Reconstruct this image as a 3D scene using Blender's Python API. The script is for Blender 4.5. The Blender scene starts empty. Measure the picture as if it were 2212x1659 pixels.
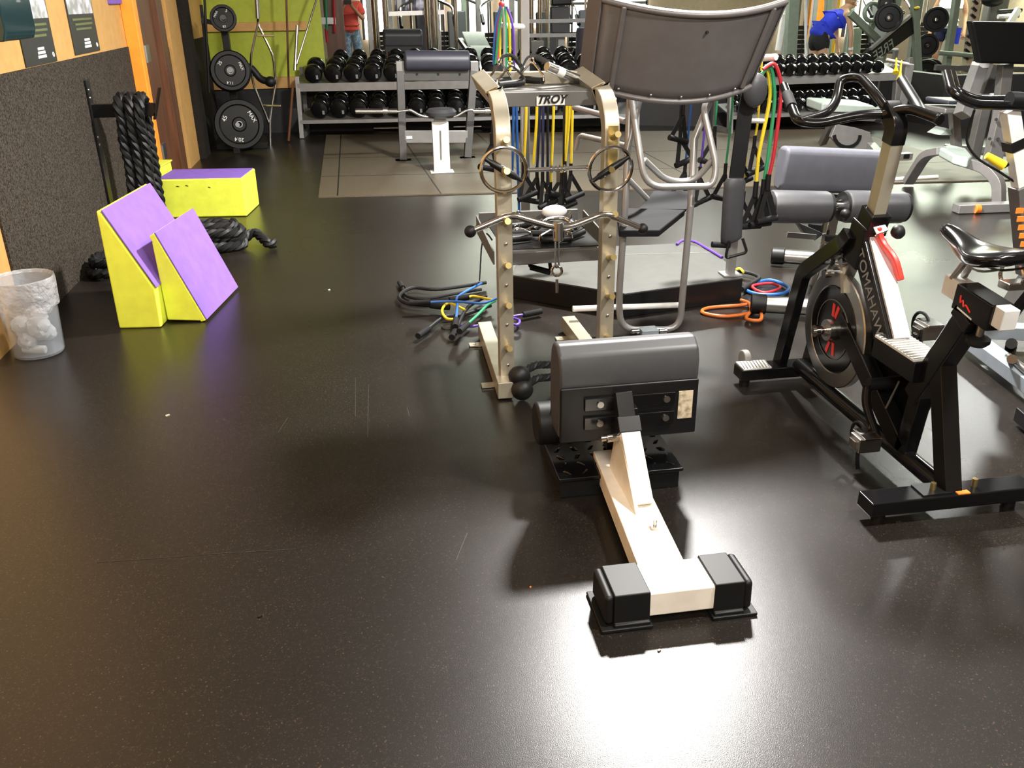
import bpy, bmesh, math, random
from mathutils import Vector as V, Matrix as M4, Quaternion
random.seed(7)
SC = bpy.context.scene
COL = SC.collection
PI = math.pi
R = math.radians

# ------------------------------------------------------------------ camera
F, CX, CY, EYE = 1900.0, 1106.0, 829.5, 1.55
PITCH, ROLL, YAW = math.atan((CY + 10) / F), R(0.8), R(9.0)
FW = V((math.sin(YAW)*math.cos(PITCH), math.cos(YAW)*math.cos(PITCH), -math.sin(PITCH)))
_r = V((math.cos(YAW), -math.sin(YAW), 0)); _u = _r.cross(FW)
RT = _r*math.cos(ROLL) - _u*math.sin(ROLL); UP = _u*math.cos(ROLL) + _r*math.sin(ROLL)
CAM = V((0, 0, EYE))
cd = bpy.data.cameras.new('camera'); cam = bpy.data.objects.new('camera', cd); COL.objects.link(cam)
cam.matrix_world = M4((( RT.x, UP.x, -FW.x, 0), (RT.y, UP.y, -FW.y, 0), (RT.z, UP.z, -FW.z, EYE), (0, 0, 0, 1)))
cd.sensor_fit = 'HORIZONTAL'; cd.sensor_width = 36; cd.lens = F/2212*36; cd.clip_start = 0.05; cd.clip_end = 100
SC.camera = cam
# survey of the room: where the sight line through a photo point meets a plane
def ray(px, py): return FW + RT*((px-CX)/F) - UP*((py-CY)/F)
def G(px, py, z=0.0): d = ray(px, py); return CAM + d*((z-EYE)/d.z)
def Y(px, py, y): d = ray(px, py); return CAM + d*(y/d.y)
def X(px, py, x): d = ray(px, py); return CAM + d*(x/d.x)

# ------------------------------------------------------------------ light
SC.view_settings.view_transform = 'Standard'; SC.view_settings.look = 'None'
SC.view_settings.gamma = 1.0; SC.view_settings.use_curve_mapping = False
SC.view_settings.exposure = 0.0
w = bpy.data.worlds.new('world'); SC.world = w; w.use_nodes = True
w.node_tree.nodes['Background'].inputs[0].default_value = (0.9, 0.88, 0.82, 1)
w.node_tree.nodes['Background'].inputs[1].default_value = 0.12
def area(name, loc, sx, sy, power, col=(1, 0.95, 0.86), aim=None, disk=False):
    l = bpy.data.lights.new(name, 'AREA'); l.shape = 'DISK' if disk else 'RECTANGLE'; l.size = sx
    if not disk: l.size_y = sy
    l.energy = power; l.color = col
    o = bpy.data.objects.new(name, l); COL.objects.link(o); o.location = loc
    if aim is not None: o.rotation_euler = (V(aim)-V(loc)).to_track_quat('-Z', 'Y').to_euler()
    return o
area('high_bay_light', (1.92, 5.2, 3.25), 0.42, 0.42, 660, (1, 0.97, 0.93), disk=True)
area('near_lamp', (2.3, 1.45, 3.25), 0.3, 0.3, 190, (1, 0.96, 0.90), disk=True)
area('rear_of_room_lamp', (0.6, -1.4, 3.2), 1.2, 0.8, 88, (1, 0.95, 0.88), aim=(0.5, 4.5, 0.4))  # added fill behind the camera, placed so its floor reflection stays out of frame
area('left_side_lamp', (-0.3, -0.6, 3.2), 0.7, 0.7, 92, (1, 0.94, 0.84), aim=(-1.7, 6.0, 0.5))  # unseen fill added to brighten the left wall and wedges
area('alcove_lamp', (-0.9, 3.2, 3.2), 0.5, 0.5, 33, (1, 0.94, 0.84), aim=(-1.2, 10.5, 0.6))  # added fill aimed at the alcove from well in front of it
area('deck_lamp', (2.6, 3.0, 3.25), 0.6, 0.6, 66, (1, 0.96, 0.90), aim=(2.8, 9.5, 0.4))  # added fill thrown onto the deck, its floor glint kept out of view
area('right_side_lamp', (5.4, 2.6, 3.25), 0.8, 0.8, 78, (1, 0.96, 0.90), aim=(4.8, 7.0, 0.4))  # unseen fill added for the machines on the right
area('right_bay_lamp', (6.7, 8.4, 3.25), 0.5, 0.5, 150, (0.98, 1, 0.95), disk=True)
area('mirror_hall_lamp', (2.4, 16.6, 3.3), 1.6, 2.2, 230, (0.93, 1, 0.82))
area('mirror_hall_lamp_right', (10.6, 15.3, 3.25), 3.0, 3.0, 640, (0.90, 1, 0.80))
area('mirror_hall_lamp_front', (5.0, 13.0, 3.3), 1.0, 0.6, 110, (0.97, 1, 0.92))

# ------------------------------------------------------------------ materials
MATS = {}
def mat(name, col, rough=0.5, metal=0.0, spec=0.5, noise=None, bump=None, emit=None, trans=None, coat=0.0):
    m = bpy.data.materials.new(name); m.use_nodes = True; nt = m.node_tree; b = nt.nodes['Principled BSDF']
    b.inputs['Base Color'].default_value = (*col, 1); b.inputs['Roughness'].default_value = rough
    b.inputs['Metallic'].default_value = metal; b.inputs['Specular IOR Level'].default_value = spec
    if coat: b.inputs['Coat Weight'].default_value = coat; b.inputs['Coat Roughness'].default_value = 0.12
    tc = nt.nodes.new('ShaderNodeTexCoord')
    def ntex(scale, detail=3):
        n = nt.nodes.new('ShaderNodeTexNoise'); n.inputs['Scale'].default_value = scale; n.inputs['Detail'].default_value = detail
        nt.links.new(tc.outputs['Object'], n.inputs['Vector']); return n
    if noise is None: noise = (14, [(0.3, tuple(c*0.92 for c in col)), (0.7, tuple(min(1, c*1.06) for c in col))])
    n = ntex(noise[0]); cr = nt.nodes.new('ShaderNodeValToRGB'); nt.links.new(n.outputs['Fac'], cr.inputs['Fac'])
    el = cr.color_ramp.elements
    for i, (p, c) in enumerate(noise[1]):
        e = el[i] if i < 2 else el.new(p)
        e.position = p; e.color = (*c, 1)
    nt.links.new(cr.outputs['Color'], b.inputs['Base Color'])
    if bump:
        n = ntex(bump[0], 4); bp = nt.nodes.new('ShaderNodeBump'); bp.inputs['Strength'].default_value = bump[1]; bp.inputs['Distance'].default_value = bump[2]
        nt.links.new(n.outputs['Fac'], bp.inputs['Height']); nt.links.new(bp.outputs['Normal'], b.inputs['Normal'])
    if emit: b.inputs['Emission Color'].default_value = (*emit[0], 1); b.inputs['Emission Strength'].default_value = emit[1]
    if trans:
        t = nt.nodes.new('ShaderNodeBsdfTransparent'); t.inputs['Color'].default_value = (*trans[1], 1)
        mx = nt.nodes.new('ShaderNodeMixShader'); mx.inputs['Fac'].default_value = trans[0]
        nt.links.new(b.outputs[0], mx.inputs[1]); nt.links.new(t.outputs[0], mx.inputs[2])
        nt.links.new(mx.outputs[0], nt.nodes['Material Output'].inputs[0])
    MATS[name] = m; return m
def floor_mat(name, base, speck1, speck2, rough, scale=190):
    m = mat(name, base, rough, 0, 0.5); nt = m.node_tree; b = nt.nodes['Principled BSDF']; L = nt.links.new
    tc = nt.nodes.new('ShaderNodeTexCoord')
    vo = nt.nodes.new('ShaderNodeTexVoronoi'); vo.inputs['Scale'].default_value = scale; L(tc.outputs['Object'], vo.inputs['Vector'])
    cr = nt.nodes.new('ShaderNodeValToRGB'); L(vo.outputs['Color'], cr.inputs['Fac']); cr.color_ramp.interpolation = 'CONSTANT'
    e = cr.color_ramp.elements; e[0].position = 0; e[0].color = (*base, 1); e[1].position = 0.80; e[1].color = (*speck1, 1)
    x = e.new(0.9); x.color = (*speck2, 1); x = e.new(0.93); x.color = (*base, 1)
    n = nt.nodes.new('ShaderNodeTexNoise'); n.inputs['Scale'].default_value = 1.3; n.inputs['Detail'].default_value = 6; L(tc.outputs['Object'], n.inputs['Vector'])
    mr = nt.nodes.new('ShaderNodeMapRange'); L(n.outputs['Fac'], mr.inputs['Value']); mr.inputs['To Min'].default_value = rough-0.05; mr.inputs['To Max'].default_value = rough+0.07
    L(mr.outputs['Result'], b.inputs['Roughness']); L(cr.outputs['Color'], b.inputs['Base Color'])
    n2 = nt.nodes.new('ShaderNodeTexNoise'); n2.inputs['Scale'].default_value = 420; n2.inputs['Detail'].default_value = 3; L(tc.outputs['Object'], n2.inputs['Vector'])
    bp = nt.nodes.new('ShaderNodeBump'); bp.inputs['Strength'].default_value = 0.30; bp.inputs['Distance'].default_value = 0.001
    L(n2.outputs['Fac'], bp.inputs['Height']); L(bp.outputs['Normal'], b.inputs['Normal'])
    return m
def wood_mat(name, c1, c2, rough, scale=(18, 1.2, 1.2)):
    m = mat(name, c1, rough); nt = m.node_tree; b = nt.nodes['Principled BSDF']; L = nt.links.new
    tc = nt.nodes.new('ShaderNodeTexCoord'); mp = nt.nodes.new('ShaderNodeMapping'); L(tc.outputs['Object'], mp.inputs['Vector'])
    mp.inputs['Scale'].default_value = scale
    n = nt.nodes.new('ShaderNodeTexNoise'); n.inputs['Scale'].default_value = 3; n.inputs['Detail'].default_value = 6; L(mp.outputs['Vector'], n.inputs['Vector'])
    cr = nt.nodes.new('ShaderNodeValToRGB'); L(n.outputs['Fac'], cr.inputs['Fac'])
    cr.color_ramp.elements[0].position = 0.3; cr.color_ramp.elements[0].color = (*c1, 1); cr.color_ramp.elements[1].position = 0.7; cr.color_ramp.elements[1].color = (*c2, 1)
    L(cr.outputs['Color'], b.inputs['Base Color']); return m
floor_mat('floor_rubber', (0.0115, 0.0094, 0.0075), (0.028, 0.020, 0.015), (0.062, 0.038, 0.025), 0.28, 310)
floor_mat('deck_rubber', (0.086, 0.068, 0.044), (0.115, 0.09, 0.058), (0.073, 0.057, 0.038), 0.5, 120)
mat('tan_paint', (0.56, 0.315, 0.098), 0.6)
mat('carpet', (0.055, 0.044, 0.036), 0.95, 0, 0.15, (110, [(0.35, (0.017, 0.014, 0.011)), (0.62, (0.074, 0.060, 0.047))]), (140, 0.8, 0.006))
mat('dark_carpet', (0.016, 0.013, 0.011), 0.9, 0, 0.2, (120, [(0.35, (0.010, 0.008, 0.007)), (0.65, (0.026, 0.021, 0.018))]), (140, 0.6, 0.004))
mat('orange_paint', (0.95, 0.34, 0.03), 0.45)
wood_mat('brown_wood', (0.085, 0.032, 0.014), (0.16, 0.062, 0.026), 0.4, (6, 6, 0.7))
mat('green_paint', (0.40, 0.46, 0.03), 0.55)
mat('black_wall', (0.010, 0.009, 0.009), 0.6)
mat('ceiling_paint', (0.50, 0.46, 0.43), 0.8)
mat('beige_paint', (0.50, 0.40, 0.28), 0.7)
mat('lime', (0.80, 0.86, 0.075), 0.5)
mat('purple', (0.205, 0.108, 0.47), 0.75, 0, 0.3, None, (200, 0.3, 0.002))
mat('black_gloss', (0.005, 0.005, 0.0055), 0.17, 0, 0.45)
mat('black_satin', (0.007, 0.007, 0.0075), 0.36, 0, 0.4)
mat('black_rubber', (0.006, 0.006, 0.0065), 0.5, 0, 0.35)
mat('plate_black', (0.005, 0.005, 0.005), 0.38, 0, 0.2)
mat('rope_black', (0.007, 0.007, 0.0075), 0.55, 0, 0.35)
mat('foam_grip', (0.011, 0.011, 0.012), 0.8, 0, 0.2)
mat('grey_vinyl', (0.052, 0.053, 0.057), 0.42, bump=(260, 0.1, 0.001))
mat('dark_vinyl', (0.045, 0.046, 0.052), 0.45, bump=(260, 0.1, 0.001))
mat('navy_vinyl', (0.050, 0.052, 0.072), 0.42)
mat('blue_grey_vinyl', (0.085, 0.087, 0.105), 0.42)
mat('mint_vinyl', (0.40, 0.47, 0.43), 0.4)
mat('chrome', (0.72, 0.71, 0.69), 0.13, 1.0)
mat('steel', (0.48, 0.47, 0.45), 0.30, 1.0)
mat('polished_steel', (0.82, 0.82, 0.84), 0.38, 0.5)
mat('silver_paint', (0.33, 0.325, 0.32), 0.36, 0.55)
mat('dim_silver_paint', (0.15, 0.146, 0.138), 0.42, 0.4)
mat('charcoal_paint', (0.085, 0.083, 0.080), 0.42, 0.3)
mat('champagne_paint', (0.50, 0.46, 0.36), 0.33, 0.6)
mat('brass', (0.60, 0.47, 0.20), 0.28, 0.9)
mat('grey_plastic', (0.135, 0.122, 0.119), 0.42, 0.25)
mat('white_paint', (0.90, 0.84, 0.74), 0.4)
mat('white_metal', (0.74, 0.74, 0.72), 0.35)
mat('white_ink', (0.85, 0.85, 0.82), 0.5)
mat('blue_grey_paint', (0.36, 0.41, 0.46), 0.35, 0.4)
mat('sage_paint', (0.22, 0.27, 0.21), 0.42, 0.2)
mat('red_plastic', (0.75, 0.045, 0.03), 0.4)
mat('orange_plastic', (0.90, 0.24, 0.03), 0.45)
mat('yellow_plastic', (0.85, 0.62, 0.02), 0.42)
mat('scuff', (0.030, 0.027, 0.022), 0.5)
mat('deck_grey', (0.058, 0.059, 0.053), 0.55, 0, 0.5, None, (120, 0.3, 0.002))
mat('band_yellow', (0.72, 0.54, 0.02), 0.5)
mat('band_green', (0.02, 0.25, 0.10), 0.5)
mat('band_blue', (0.013, 0.095, 0.34), 0.5)
mat('band_navy', (0.013, 0.018, 0.07), 0.5)
mat('band_red', (0.42, 0.015, 0.025), 0.5)
mat('band_magenta', (0.50, 0.02, 0.20), 0.5)
mat('band_purple', (0.09, 0.035, 0.32), 0.5)
mat('band_grey', (0.27, 0.27, 0.26), 0.5)
mat('band_orange', (0.55, 0.13, 0.018), 0.5)
mat('clear_plastic', (0.62, 0.66, 0.70), 0.12, 0, 0.6, trans=(0.80, (0.86, 0.87, 0.89)))
mat('liner_plastic', (0.66, 0.66, 0.68), 0.25, 0, 0.5, None, (22, 0.9, 0.03), trans=(0.62, (0.97, 0.97, 0.97)))
mat('paper', (0.66, 0.65, 0.62), 0.8)
mat('label_paper', (0.50, 0.42, 0.29), 0.6, 0, 0.4, (60, [(0.35, (0.30, 0.24, 0.16)), (0.6, (0.62, 0.53, 0.38))]))
mat('teal_plastic', (0.012, 0.035, 0.038), 0.15, coat=0.4)
mat('poster_dark', (0.020, 0.022, 0.020), 0.45)
mat('poster_green', (0.12, 0.15, 0.055), 0.5)
mat('poster_photo', (0.55, 0.52, 0.58), 0.5, 0, 0.4, (9, [(0.4, (0.30, 0.32, 0.30)), (0.6, (0.78, 0.75, 0.84))]))
mat('skin', (0.50, 0.27, 0.16), 0.5)
mat('skin_pale', (0.62, 0.38, 0.25), 0.5)
mat('hair', (0.06, 0.035, 0.02), 0.6)
mat('blonde_hair', (0.32, 0.19, 0.08), 0.6)
mat('red_cloth', (0.75, 0.10, 0.075), 0.8)
mat('denim', (0.20, 0.30, 0.43), 0.85, 0, 0.3, (25, [(0.35, (0.13, 0.20, 0.30)), (0.65, (0.36, 0.47, 0.60))]))
mat('blue_cloth', (0.03, 0.06, 0.75), 0.75)
mat('black_cloth', (0.012, 0.012, 0.014), 0.8)
mat('white_cloth', (0.85, 0.85, 0.85), 0.8)
mat('banner_cloth', (0.33, 0.29, 0.42), 0.8, 0, 0.3, (10, [(0.38, (0.17, 0.15, 0.24)), (0.62, (0.52, 0.48, 0.60))]))
mat('lamp_glow', (1, 1, 1), 0.5, emit=((1, 0.96, 0.88), 9))
mat('window_glow', (1, 1, 1), 0.5, emit=((1, 0.98, 0.93), 4.0))  # emission imitating blown-out white glare
mat('phone_black', (0.02, 0.02, 0.02), 0.3)

# ------------------------------------------------------------------ mesh helpers
def basis(d, up=V((0, 0, 1))):
    d = V(d).normalized(); up = V(up)
    if abs(d.dot(up.normalized())) > 0.98: up = V((0, 1, 0))
    s = d.cross(up).normalized(); return d, s, s.cross(d).normalized()
def fillet(pts, r, n=5, closed=False):
    pts = [V(p) for p in pts]; out = []; N = len(pts)
    for i, p in enumerate(pts):
        if not closed and i in (0, N-1): out.append(p); continue
        a, c = pts[i-1]-p, pts[(i+1) % N]-p
        k = min(r, a.length*0.48, c.length*0.48); a = p+a.normalized()*k; c = p+c.normalized()*k
        for j in range(n+1):
            t = j/n; out.append(a*(1-t)**2 + p*2*t*(1-t) + c*t*t)
    return out
def spline(pts, n=8, closed=False):
    pts = [V(p) for p in pts]; N = len(pts); out = []
    for i in range(N if closed else N-1):
        if closed: a, b, c, d = pts[i-1], pts[i], pts[(i+1) % N], pts[(i+2) % N]
        else: a, b, c, d = pts[max(i-1, 0)], pts[i], pts[i+1], pts[min(i+2, N-1)]
        for j in range(n):
            t = j/n; out.append(0.5*((2*b)+(c-a)*t+(2*a-5*b+4*c-d)*t*t+(3*b-a-3*c+d)*t**3))
    if not closed: out.append(pts[-1])
    return out
class MB:
    def __init__(s): s.bm = bmesh.new()
    def faces(s, pts, fs):
        vs = [s.bm.verts.new(p) for p in pts]
        for f in fs:
            try: s.bm.faces.new([vs[i] for i in f])
            except ValueError: pass
        return s
    def box(s, c, size, rz=0.0, rot=None):
        c = V(c); m = rot if rot is not None else M4.Rotation(rz, 3, 'Z')
        pts = [c + m @ V((x*size[0]/2, y*size[1]/2, z*size[2]/2)) for z in (-1, 1) for y in (-1, 1) for x in (-1, 1)]
        return s.faces(pts, [(0, 2, 3, 1), (4, 5, 7, 6), (0, 1, 5, 4), (2, 6, 7, 3), (0, 4, 6, 2), (1, 3, 7, 5)])
    def bar(s, p, q, w, h, up=(0, 0, 1), w2=None, h2=None):
        p, q = V(p), V(q); d, sd, u = basis(q-p, V(up)); w2 = w2 or w; h2 = h2 or h
        a = [p+sd*x*w/2+u*y*h/2 for x, y in ((-1, -1), (1, -1), (1, 1), (-1, 1))]; b = [q+sd*x*w2/2+u*y*h2/2 for x, y in ((-1, -1), (1, -1), (1, 1), (-1, 1))]
        return s.faces(a+b, [(3, 2, 1, 0), (4, 5, 6, 7), (0, 1, 5, 4), (1, 2, 6, 5), (2, 3, 7, 6), (3, 0, 4, 7)])
    def sweep(s, pts, sect, closed=False, cap=True, up=None, scale=None):
        pts = [V(p) for p in pts]; N = len(pts); rings = []
        t0 = (pts[1]-pts[0]).normalized(); _, a, b = basis(t0, up if up is not None else V((0, 0, 1)))
        prev = t0
        for i, p in enumerate(pts):
            t = (pts[(i+1) % N]-pts[i-1]) if (closed or 0 < i < N-1) else ((pts[1]-pts[0]) if i == 0 else (pts[-1]-pts[-2]))
            if t.length < 1e-9: t = prev.copy()
            t.normalize()
            if up is None: q = prev.rotation_difference(t); a = q @ a; b = q @ b
            else: _, a, b = basis(t, up)
            prev = t; k = scale[i] if scale else 1.0
            rings.append([s.bm.verts.new(p + a*x*k + b*y*k) for x, y in sect])
        n = len(sect)
        for i in range(N if closed else N-1):
            r0, r1 = rings[i], rings[(i+1) % N]
            for j in range(n):
                try: s.bm.faces.new((r0[j], r0[(j+1) % n], r1[(j+1) % n], r1[j]))
                except ValueError: pass
        if cap and not closed:
            s.bm.faces.new(rings[0][::-1]); s.bm.faces.new(rings[-1])
        return s
    def tube(s, pts, r, n=10, closed=False):
        rr = r if isinstance(r, (list, tuple)) else None; r0 = 1.0 if rr else r
        return s.sweep(pts, [(math.cos(2*PI*k/n)*r0, math.sin(2*PI*k/n)*r0) for k in range(n)], closed, scale=rr)
    def rect(s, pts, w, h, up=(0, 0, 1)):
        return s.sweep(pts, [(-w/2, -h/2), (w/2, -h/2), (w/2, h/2), (-w/2, h/2)], up=V(up))
    def cyl(s, p, q, r, r2=None, n=16):
        return s.tube([p, q], [r, r if r2 is None else r2], n)
    def lathe(s, prof, c, axis=(0, 0, 1), n=20):
        d, a, b = basis(V(axis)); c = V(c); rings = []
        for r, h in prof:
            if r < 1e-6: rings.append([s.bm.verts.new(c+d*h)])
            else: rings.append([s.bm.verts.new(c+d*h+a*math.cos(2*PI*k/n)*r+b*math.sin(2*PI*k/n)*r) for k in range(n)])
        for r0, r1 in zip(rings, rings[1:]):
            for k in range(n):
                f = [r0[k % len(r0)], r0[(k+1) % len(r0)], r1[(k+1) % len(r1)], r1[k % len(r1)]]
                f2 = []
                for v in f:
                    if v not in f2: f2.append(v)
                if len(f2) > 2:
                    try: s.bm.faces.new(f2)
                    except ValueError: pass
        return s
    def ball(s, c, r, sc=(1, 1, 1), n=14):
        m = M4.Translation(V(c)) @ M4.Diagonal((*sc, 1)); bmesh.ops.create_uvsphere(s.bm, u_segments=n, v_segments=max(6, n*2//3), radius=r, matrix=m); return s
    def torus(s, c, axis, R_, r, n=28, m=10, sc=None):
        d, a, b = basis(V(axis)); c = V(c)
        return s.tube([c+a*math.cos(2*PI*k/n)*R_+b*math.sin(2*PI*k/n)*R_ for k in range(n)], r, m, True)
    def prism(s, poly, off):
        n = len(poly); off = V(off); p = [V(q) for q in poly]
        return s.faces(p+[q+off for q in p], [tuple(range(n))[::-1], tuple(range(n, 2*n))]+[(i, (i+1) % n, n+(i+1) % n, n+i) for i in range(n)])
    def rope(s, pts, rad, pitch=None, strands=3, closed=False, n=6):
        pitch = pitch or rad*5; pts = [V(p) for p in pts]; out = [pts[0]]; step = pitch/8; acc = 0
        for a, b in zip(pts, pts[1:]+([pts[0]] if closed else [])):
            L = (b-a).length
            k = max(1, int(round(L/step)))
            for j in range(1, k+1): out.append(a+(b-a)*j/k)
        if closed: out.pop()
        N = len(out); t0 = (out[1]-out[0]).normalized(); _, u, v = basis(t0); prev = t0; fr = []; d = 0
        for i, p in enumerate(out):
            t = ((out[(i+1) % N]-out[i-1]) if (closed or 0 < i < N-1) else (out[1]-out[0] if i == 0 else out[-1]-out[-2]))
            t = t.normalized() if t.length > 1e-9 else prev
            q = prev.rotation_difference(t); u = q @ u; v = q @ v; prev = t
            if i: d += (p-out[i-1]).length
            fr.append((p, u.copy(), v.copy(), d))
        for k in range(strands):
            s.tube([p+(u*math.cos(2*PI*(d/pitch+k/strands))+v*math.sin(2*PI*(d/pitch+k/strands)))*rad*0.5 for p, u, v, d in fr], rad*0.56, n, closed)
        return s
    def build(s, name, m, parent=None, bev=0.0, seg=2, ang=38, local=False, sub=0):
        bmesh.ops.recalc_face_normals(s.bm, faces=s.bm.faces)
        me = bpy.data.meshes.new(name); s.bm.to_mesh(me); s.bm.free()
        if parent is not None and not local:
            root = parent
            while root.parent: root = root.parent
            me.transform(root.matrix_basis.inverted())
        for p in me.polygons: p.use_smooth = True
        me.set_sharp_from_angle(angle=R(ang))
        me.materials.append(MATS[m] if isinstance(m, str) else m)
        o = bpy.data.objects.new(name, me); COL.objects.link(o)
        if parent is not None: o.parent = parent
        if bev:
            b = o.modifiers.new('bevel', 'BEVEL'); b.width = bev; b.segments = seg; b.limit_method = 'ANGLE'; b.angle_limit = R(30); b.harden_normals = True
        if sub:
            u = o.modifiers.new('subsurf', 'SUBSURF'); u.levels = sub; u.render_levels = sub
        return o
def tag(o, label=None, cat=None, group=None, kind=None):
    if label: o['label'] = label
    if cat: o['category'] = cat
    if group: o['group'] = group
    if kind: o['kind'] = kind
    return o
def thing(name, label, cat, loc=(0, 0, 0), group=None, rz=0.0):
    o = bpy.data.objects.new(name, None); COL.objects.link(o); o.empty_display_size = 0.1
    o.matrix_basis = M4.Translation(V(loc)) @ M4.Rotation(rz, 4, 'Z')
    return tag(o, label, cat, group)
def struct(name, mb, m, bev=0.0, parent=None):
    o = mb.build(name, m, parent, bev=bev); o['kind'] = 'structure'; return o
KIDS = {}
def dup(root, loc, label=None, rz=0.0):
    def cp(o, par):
        c = o.copy(); COL.objects.link(c)
        if par is not None: c.parent = par
        for ch in [q for q in COL.objects if q.parent == o and q.name != c.name]: cp(ch, c)
        return c
    r = cp(root, None); r.matrix_basis = M4.Translation(V(loc)) @ M4.Rotation(rz, 4, 'Z')
    if label: r['label'] = label
    return r
def text(name, body, size, m, parent, origin, ux, uy, ext=0.001, shear=0.0, align='CENTER'):
    c = bpy.data.curves.new(name, 'FONT'); c.body = body; c.size = size; c.extrude = ext; c.align_x = align; c.align_y = 'CENTER'; c.shear = shear; c.offset = 0.0015 if shear else 0
    o = bpy.data.objects.new(name, c); COL.objects.link(o); dg = bpy.context.evaluated_depsgraph_get()
    me = bpy.data.meshes.new_from_object(o.evaluated_get(dg)); COL.objects.unlink(o); bpy.data.objects.remove(o)
    ux = V(ux).normalized(); uy = V(uy).normalized(); uz = ux.cross(uy)
    me.transform(M4(((ux.x, uy.x, uz.x, origin[0]), (ux.y, uy.y, uz.y, origin[1]), (ux.z, uy.z, uz.z, origin[2]), (0, 0, 0, 1))))
    if parent is not None:
        root = parent
        while root.parent: root = root.parent
        me.transform(root.matrix_basis.inverted())
    me.materials.clear(); me.materials.append(MATS[m]); me.name = name
    n = bpy.data.objects.new(name, me); COL.objects.link(n); n.parent = parent; return n
ORD = ['first', 'second', 'third', 'fourth', 'fifth', 'sixth', 'seventh', 'eighth', 'ninth', 'tenth', 'eleventh', 'twelfth', 'thirteenth', 'fourteenth', 'fifteenth', 'sixteenth', 'seventeenth', 'eighteenth']
# ------------------------------------------------------------------ the room
WX = -1.79
struct('floor', MB().box((5.0, 9.5, -0.05), (17, 27, 0.1)), 'floor_rubber')
struct('ceiling', MB().box((5.0, 9.5, 3.45), (17, 27, 0.1)), 'ceiling_paint')
wl = struct('wall_left', MB().box((WX-0.06, 4.5, 1.7), (0.12, 15.0, 3.4)), 'tan_paint')
struct('carpet_panel', MB().box((WX+0.006, (4.58+7.77)/2, 0.61), (0.014, 7.77-4.58, 1.22)), 'carpet', parent=wl)
struct('carpet_panel', MB().box((WX+0.006, (9.02+9.36)/2, 0.57), (0.014, 0.34, 1.14)), 'carpet', parent=wl)
struct('carpet_panel', MB().box((WX+0.006, (10.3+11.8)/2, 0.575), (0.014, 1.48, 1.15)), 'dark_carpet', parent=wl)
struct('trim_1', MB().box((WX+0.05, 7.84, 1.15), (0.10, 0.12, 2.3)), 'orange_paint', 0.006)
d = struct('door_1', MB().box((WX+0.005, 8.42, 1.09), (0.05, 0.72, 2.18)), 'brown_wood')
struct('door_frame', MB().box((WX+0.03, 8.90, 1.12), (0.09, 0.24, 2.24)).box((WX+0.03, 8.03, 1.12), (0.06, 0.08, 2.24)), 'brown_wood', 0.004, parent=d)
for z in (1.15, 0.36):
    h = struct('hinge', MB().box((WX+0.068, 8.10, z), (0.016, 0.22, 0.13)).cyl((WX+0.08, 8.02, z-0.065), (WX+0.08, 8.02, z+0.065), 0.013, n=8), 'steel', parent=d)
struct('trim_2', MB().box((WX+0.02, 9.66, 1.35), (0.04, 0.56, 2.7)), 'tan_paint')
struct('trim_3', MB().box((WX+0.05, 10.12, 1.7), (0.10, 0.34, 3.4)), 'dark_carpet')
wb = struct('wall_back', MB().box(((WX-0.42)/2, 11.86, 1.7), (-0.42-WX, 0.12, 3.4)), 'green_paint')
struct('rub_rail', MB().box(((WX-0.60)/2, 11.77, 1.245), (-0.60-WX, 0.06, 0.10)), 'tan_paint', 0.003, parent=wb)
struct('rub_rail', MB().box(((WX-0.80)/2, 11.77, 0.60), (-0.80-WX, 0.06, 0.13)), 'tan_paint', 0.003, parent=wb)
struct('kick_panel', MB().box(((WX-0.42)/2, 11.79, 0.265), (-0.42-WX, 0.03, 0.53)), 'black_wall', parent=wb)
struct('wall_far', MB().box((5.0, 22.6, 1.7), (17, 0.12, 3.4)), 'beige_paint')
struct('wall_right', MB().box((13.0, 9.5, 1.7), (0.12, 27, 3.4)), 'beige_paint')
struct('wall_near', MB().box((5.0, -3.6, 1.7), (17, 0.12, 3.4)), 'beige_paint')
struct('wall_far_left', MB().box((-1.2, 17.2, 1.7), (0.12, 10.8, 3.4)), 'brown_wood')
# rubber lifting deck inlaid behind, laid as three strips of tiles
deck = struct('trim_4', MB().prism([(-0.43, 7.62, 0.001), (5.75, 6.98, 0.001), (5.75, 10.25, 0.001), (-0.47, 11.35, 0.001)], (0, 0, 0.011)), 'deck_rubber')
seam = MB()
for a, b in (((-0.44, 8.55), (5.7, 7.9)), ((-0.45, 9.6), (5.7, 8.9)), ((-0.27, 7.63), (-0.29, 11.3)), ((0.60, 7.52), (0.42, 11.2)), ((1.45, 7.43), (1.35, 11.0)), ((2.9, 7.3), (2.9, 10.7)), ((4.4, 7.1), (4.4, 10.4))):
    seam.bar((*a, 0.0115), (*b, 0.0115), 0.012, 0.003)
struct('seam', seam, 'black_rubber', parent=deck)

# ------------------------------------------------------------------ left wall: posters, dispenser, rope bracket
def poster(y0, y1, z0, label):
    t = thing('poster', label, 'poster', (WX, (y0+y1)/2, z0)); x = WX+0.004; h = 0.72; yc = (y0+y1)/2; wd = y1-y0
    MB().box((x, yc, z0+h/2), (0.006, wd, h)).build('sheet', 'poster_dark', t)
    MB().box((x+0.004, yc, z0+0.445), (0.002, wd*0.94, 0.41)).build('photo', 'poster_photo', t)
    for k in range(3): MB().box((x+0.004, yc+0.02*(k % 2), z0+0.208-0.029*k), (0.002, wd*(0.74-0.07*(k % 3)), 0.013)).build('text_line', 'poster_green', t)
    lg = MB()
    for k in range(3): lg.box((x+0.004, yc+0.02, z0+0.040+0.021*k), (0.002, wd*(0.26-0.03*k), 0.015))
    lg.build('logo', 'white_ink', t)
    MB().torus((x+0.004, y1-wd*0.1, z0+0.04), (1, 0, 0), 0.012, 0.003, 14, 6).build('badge', 'white_ink', t)
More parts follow.
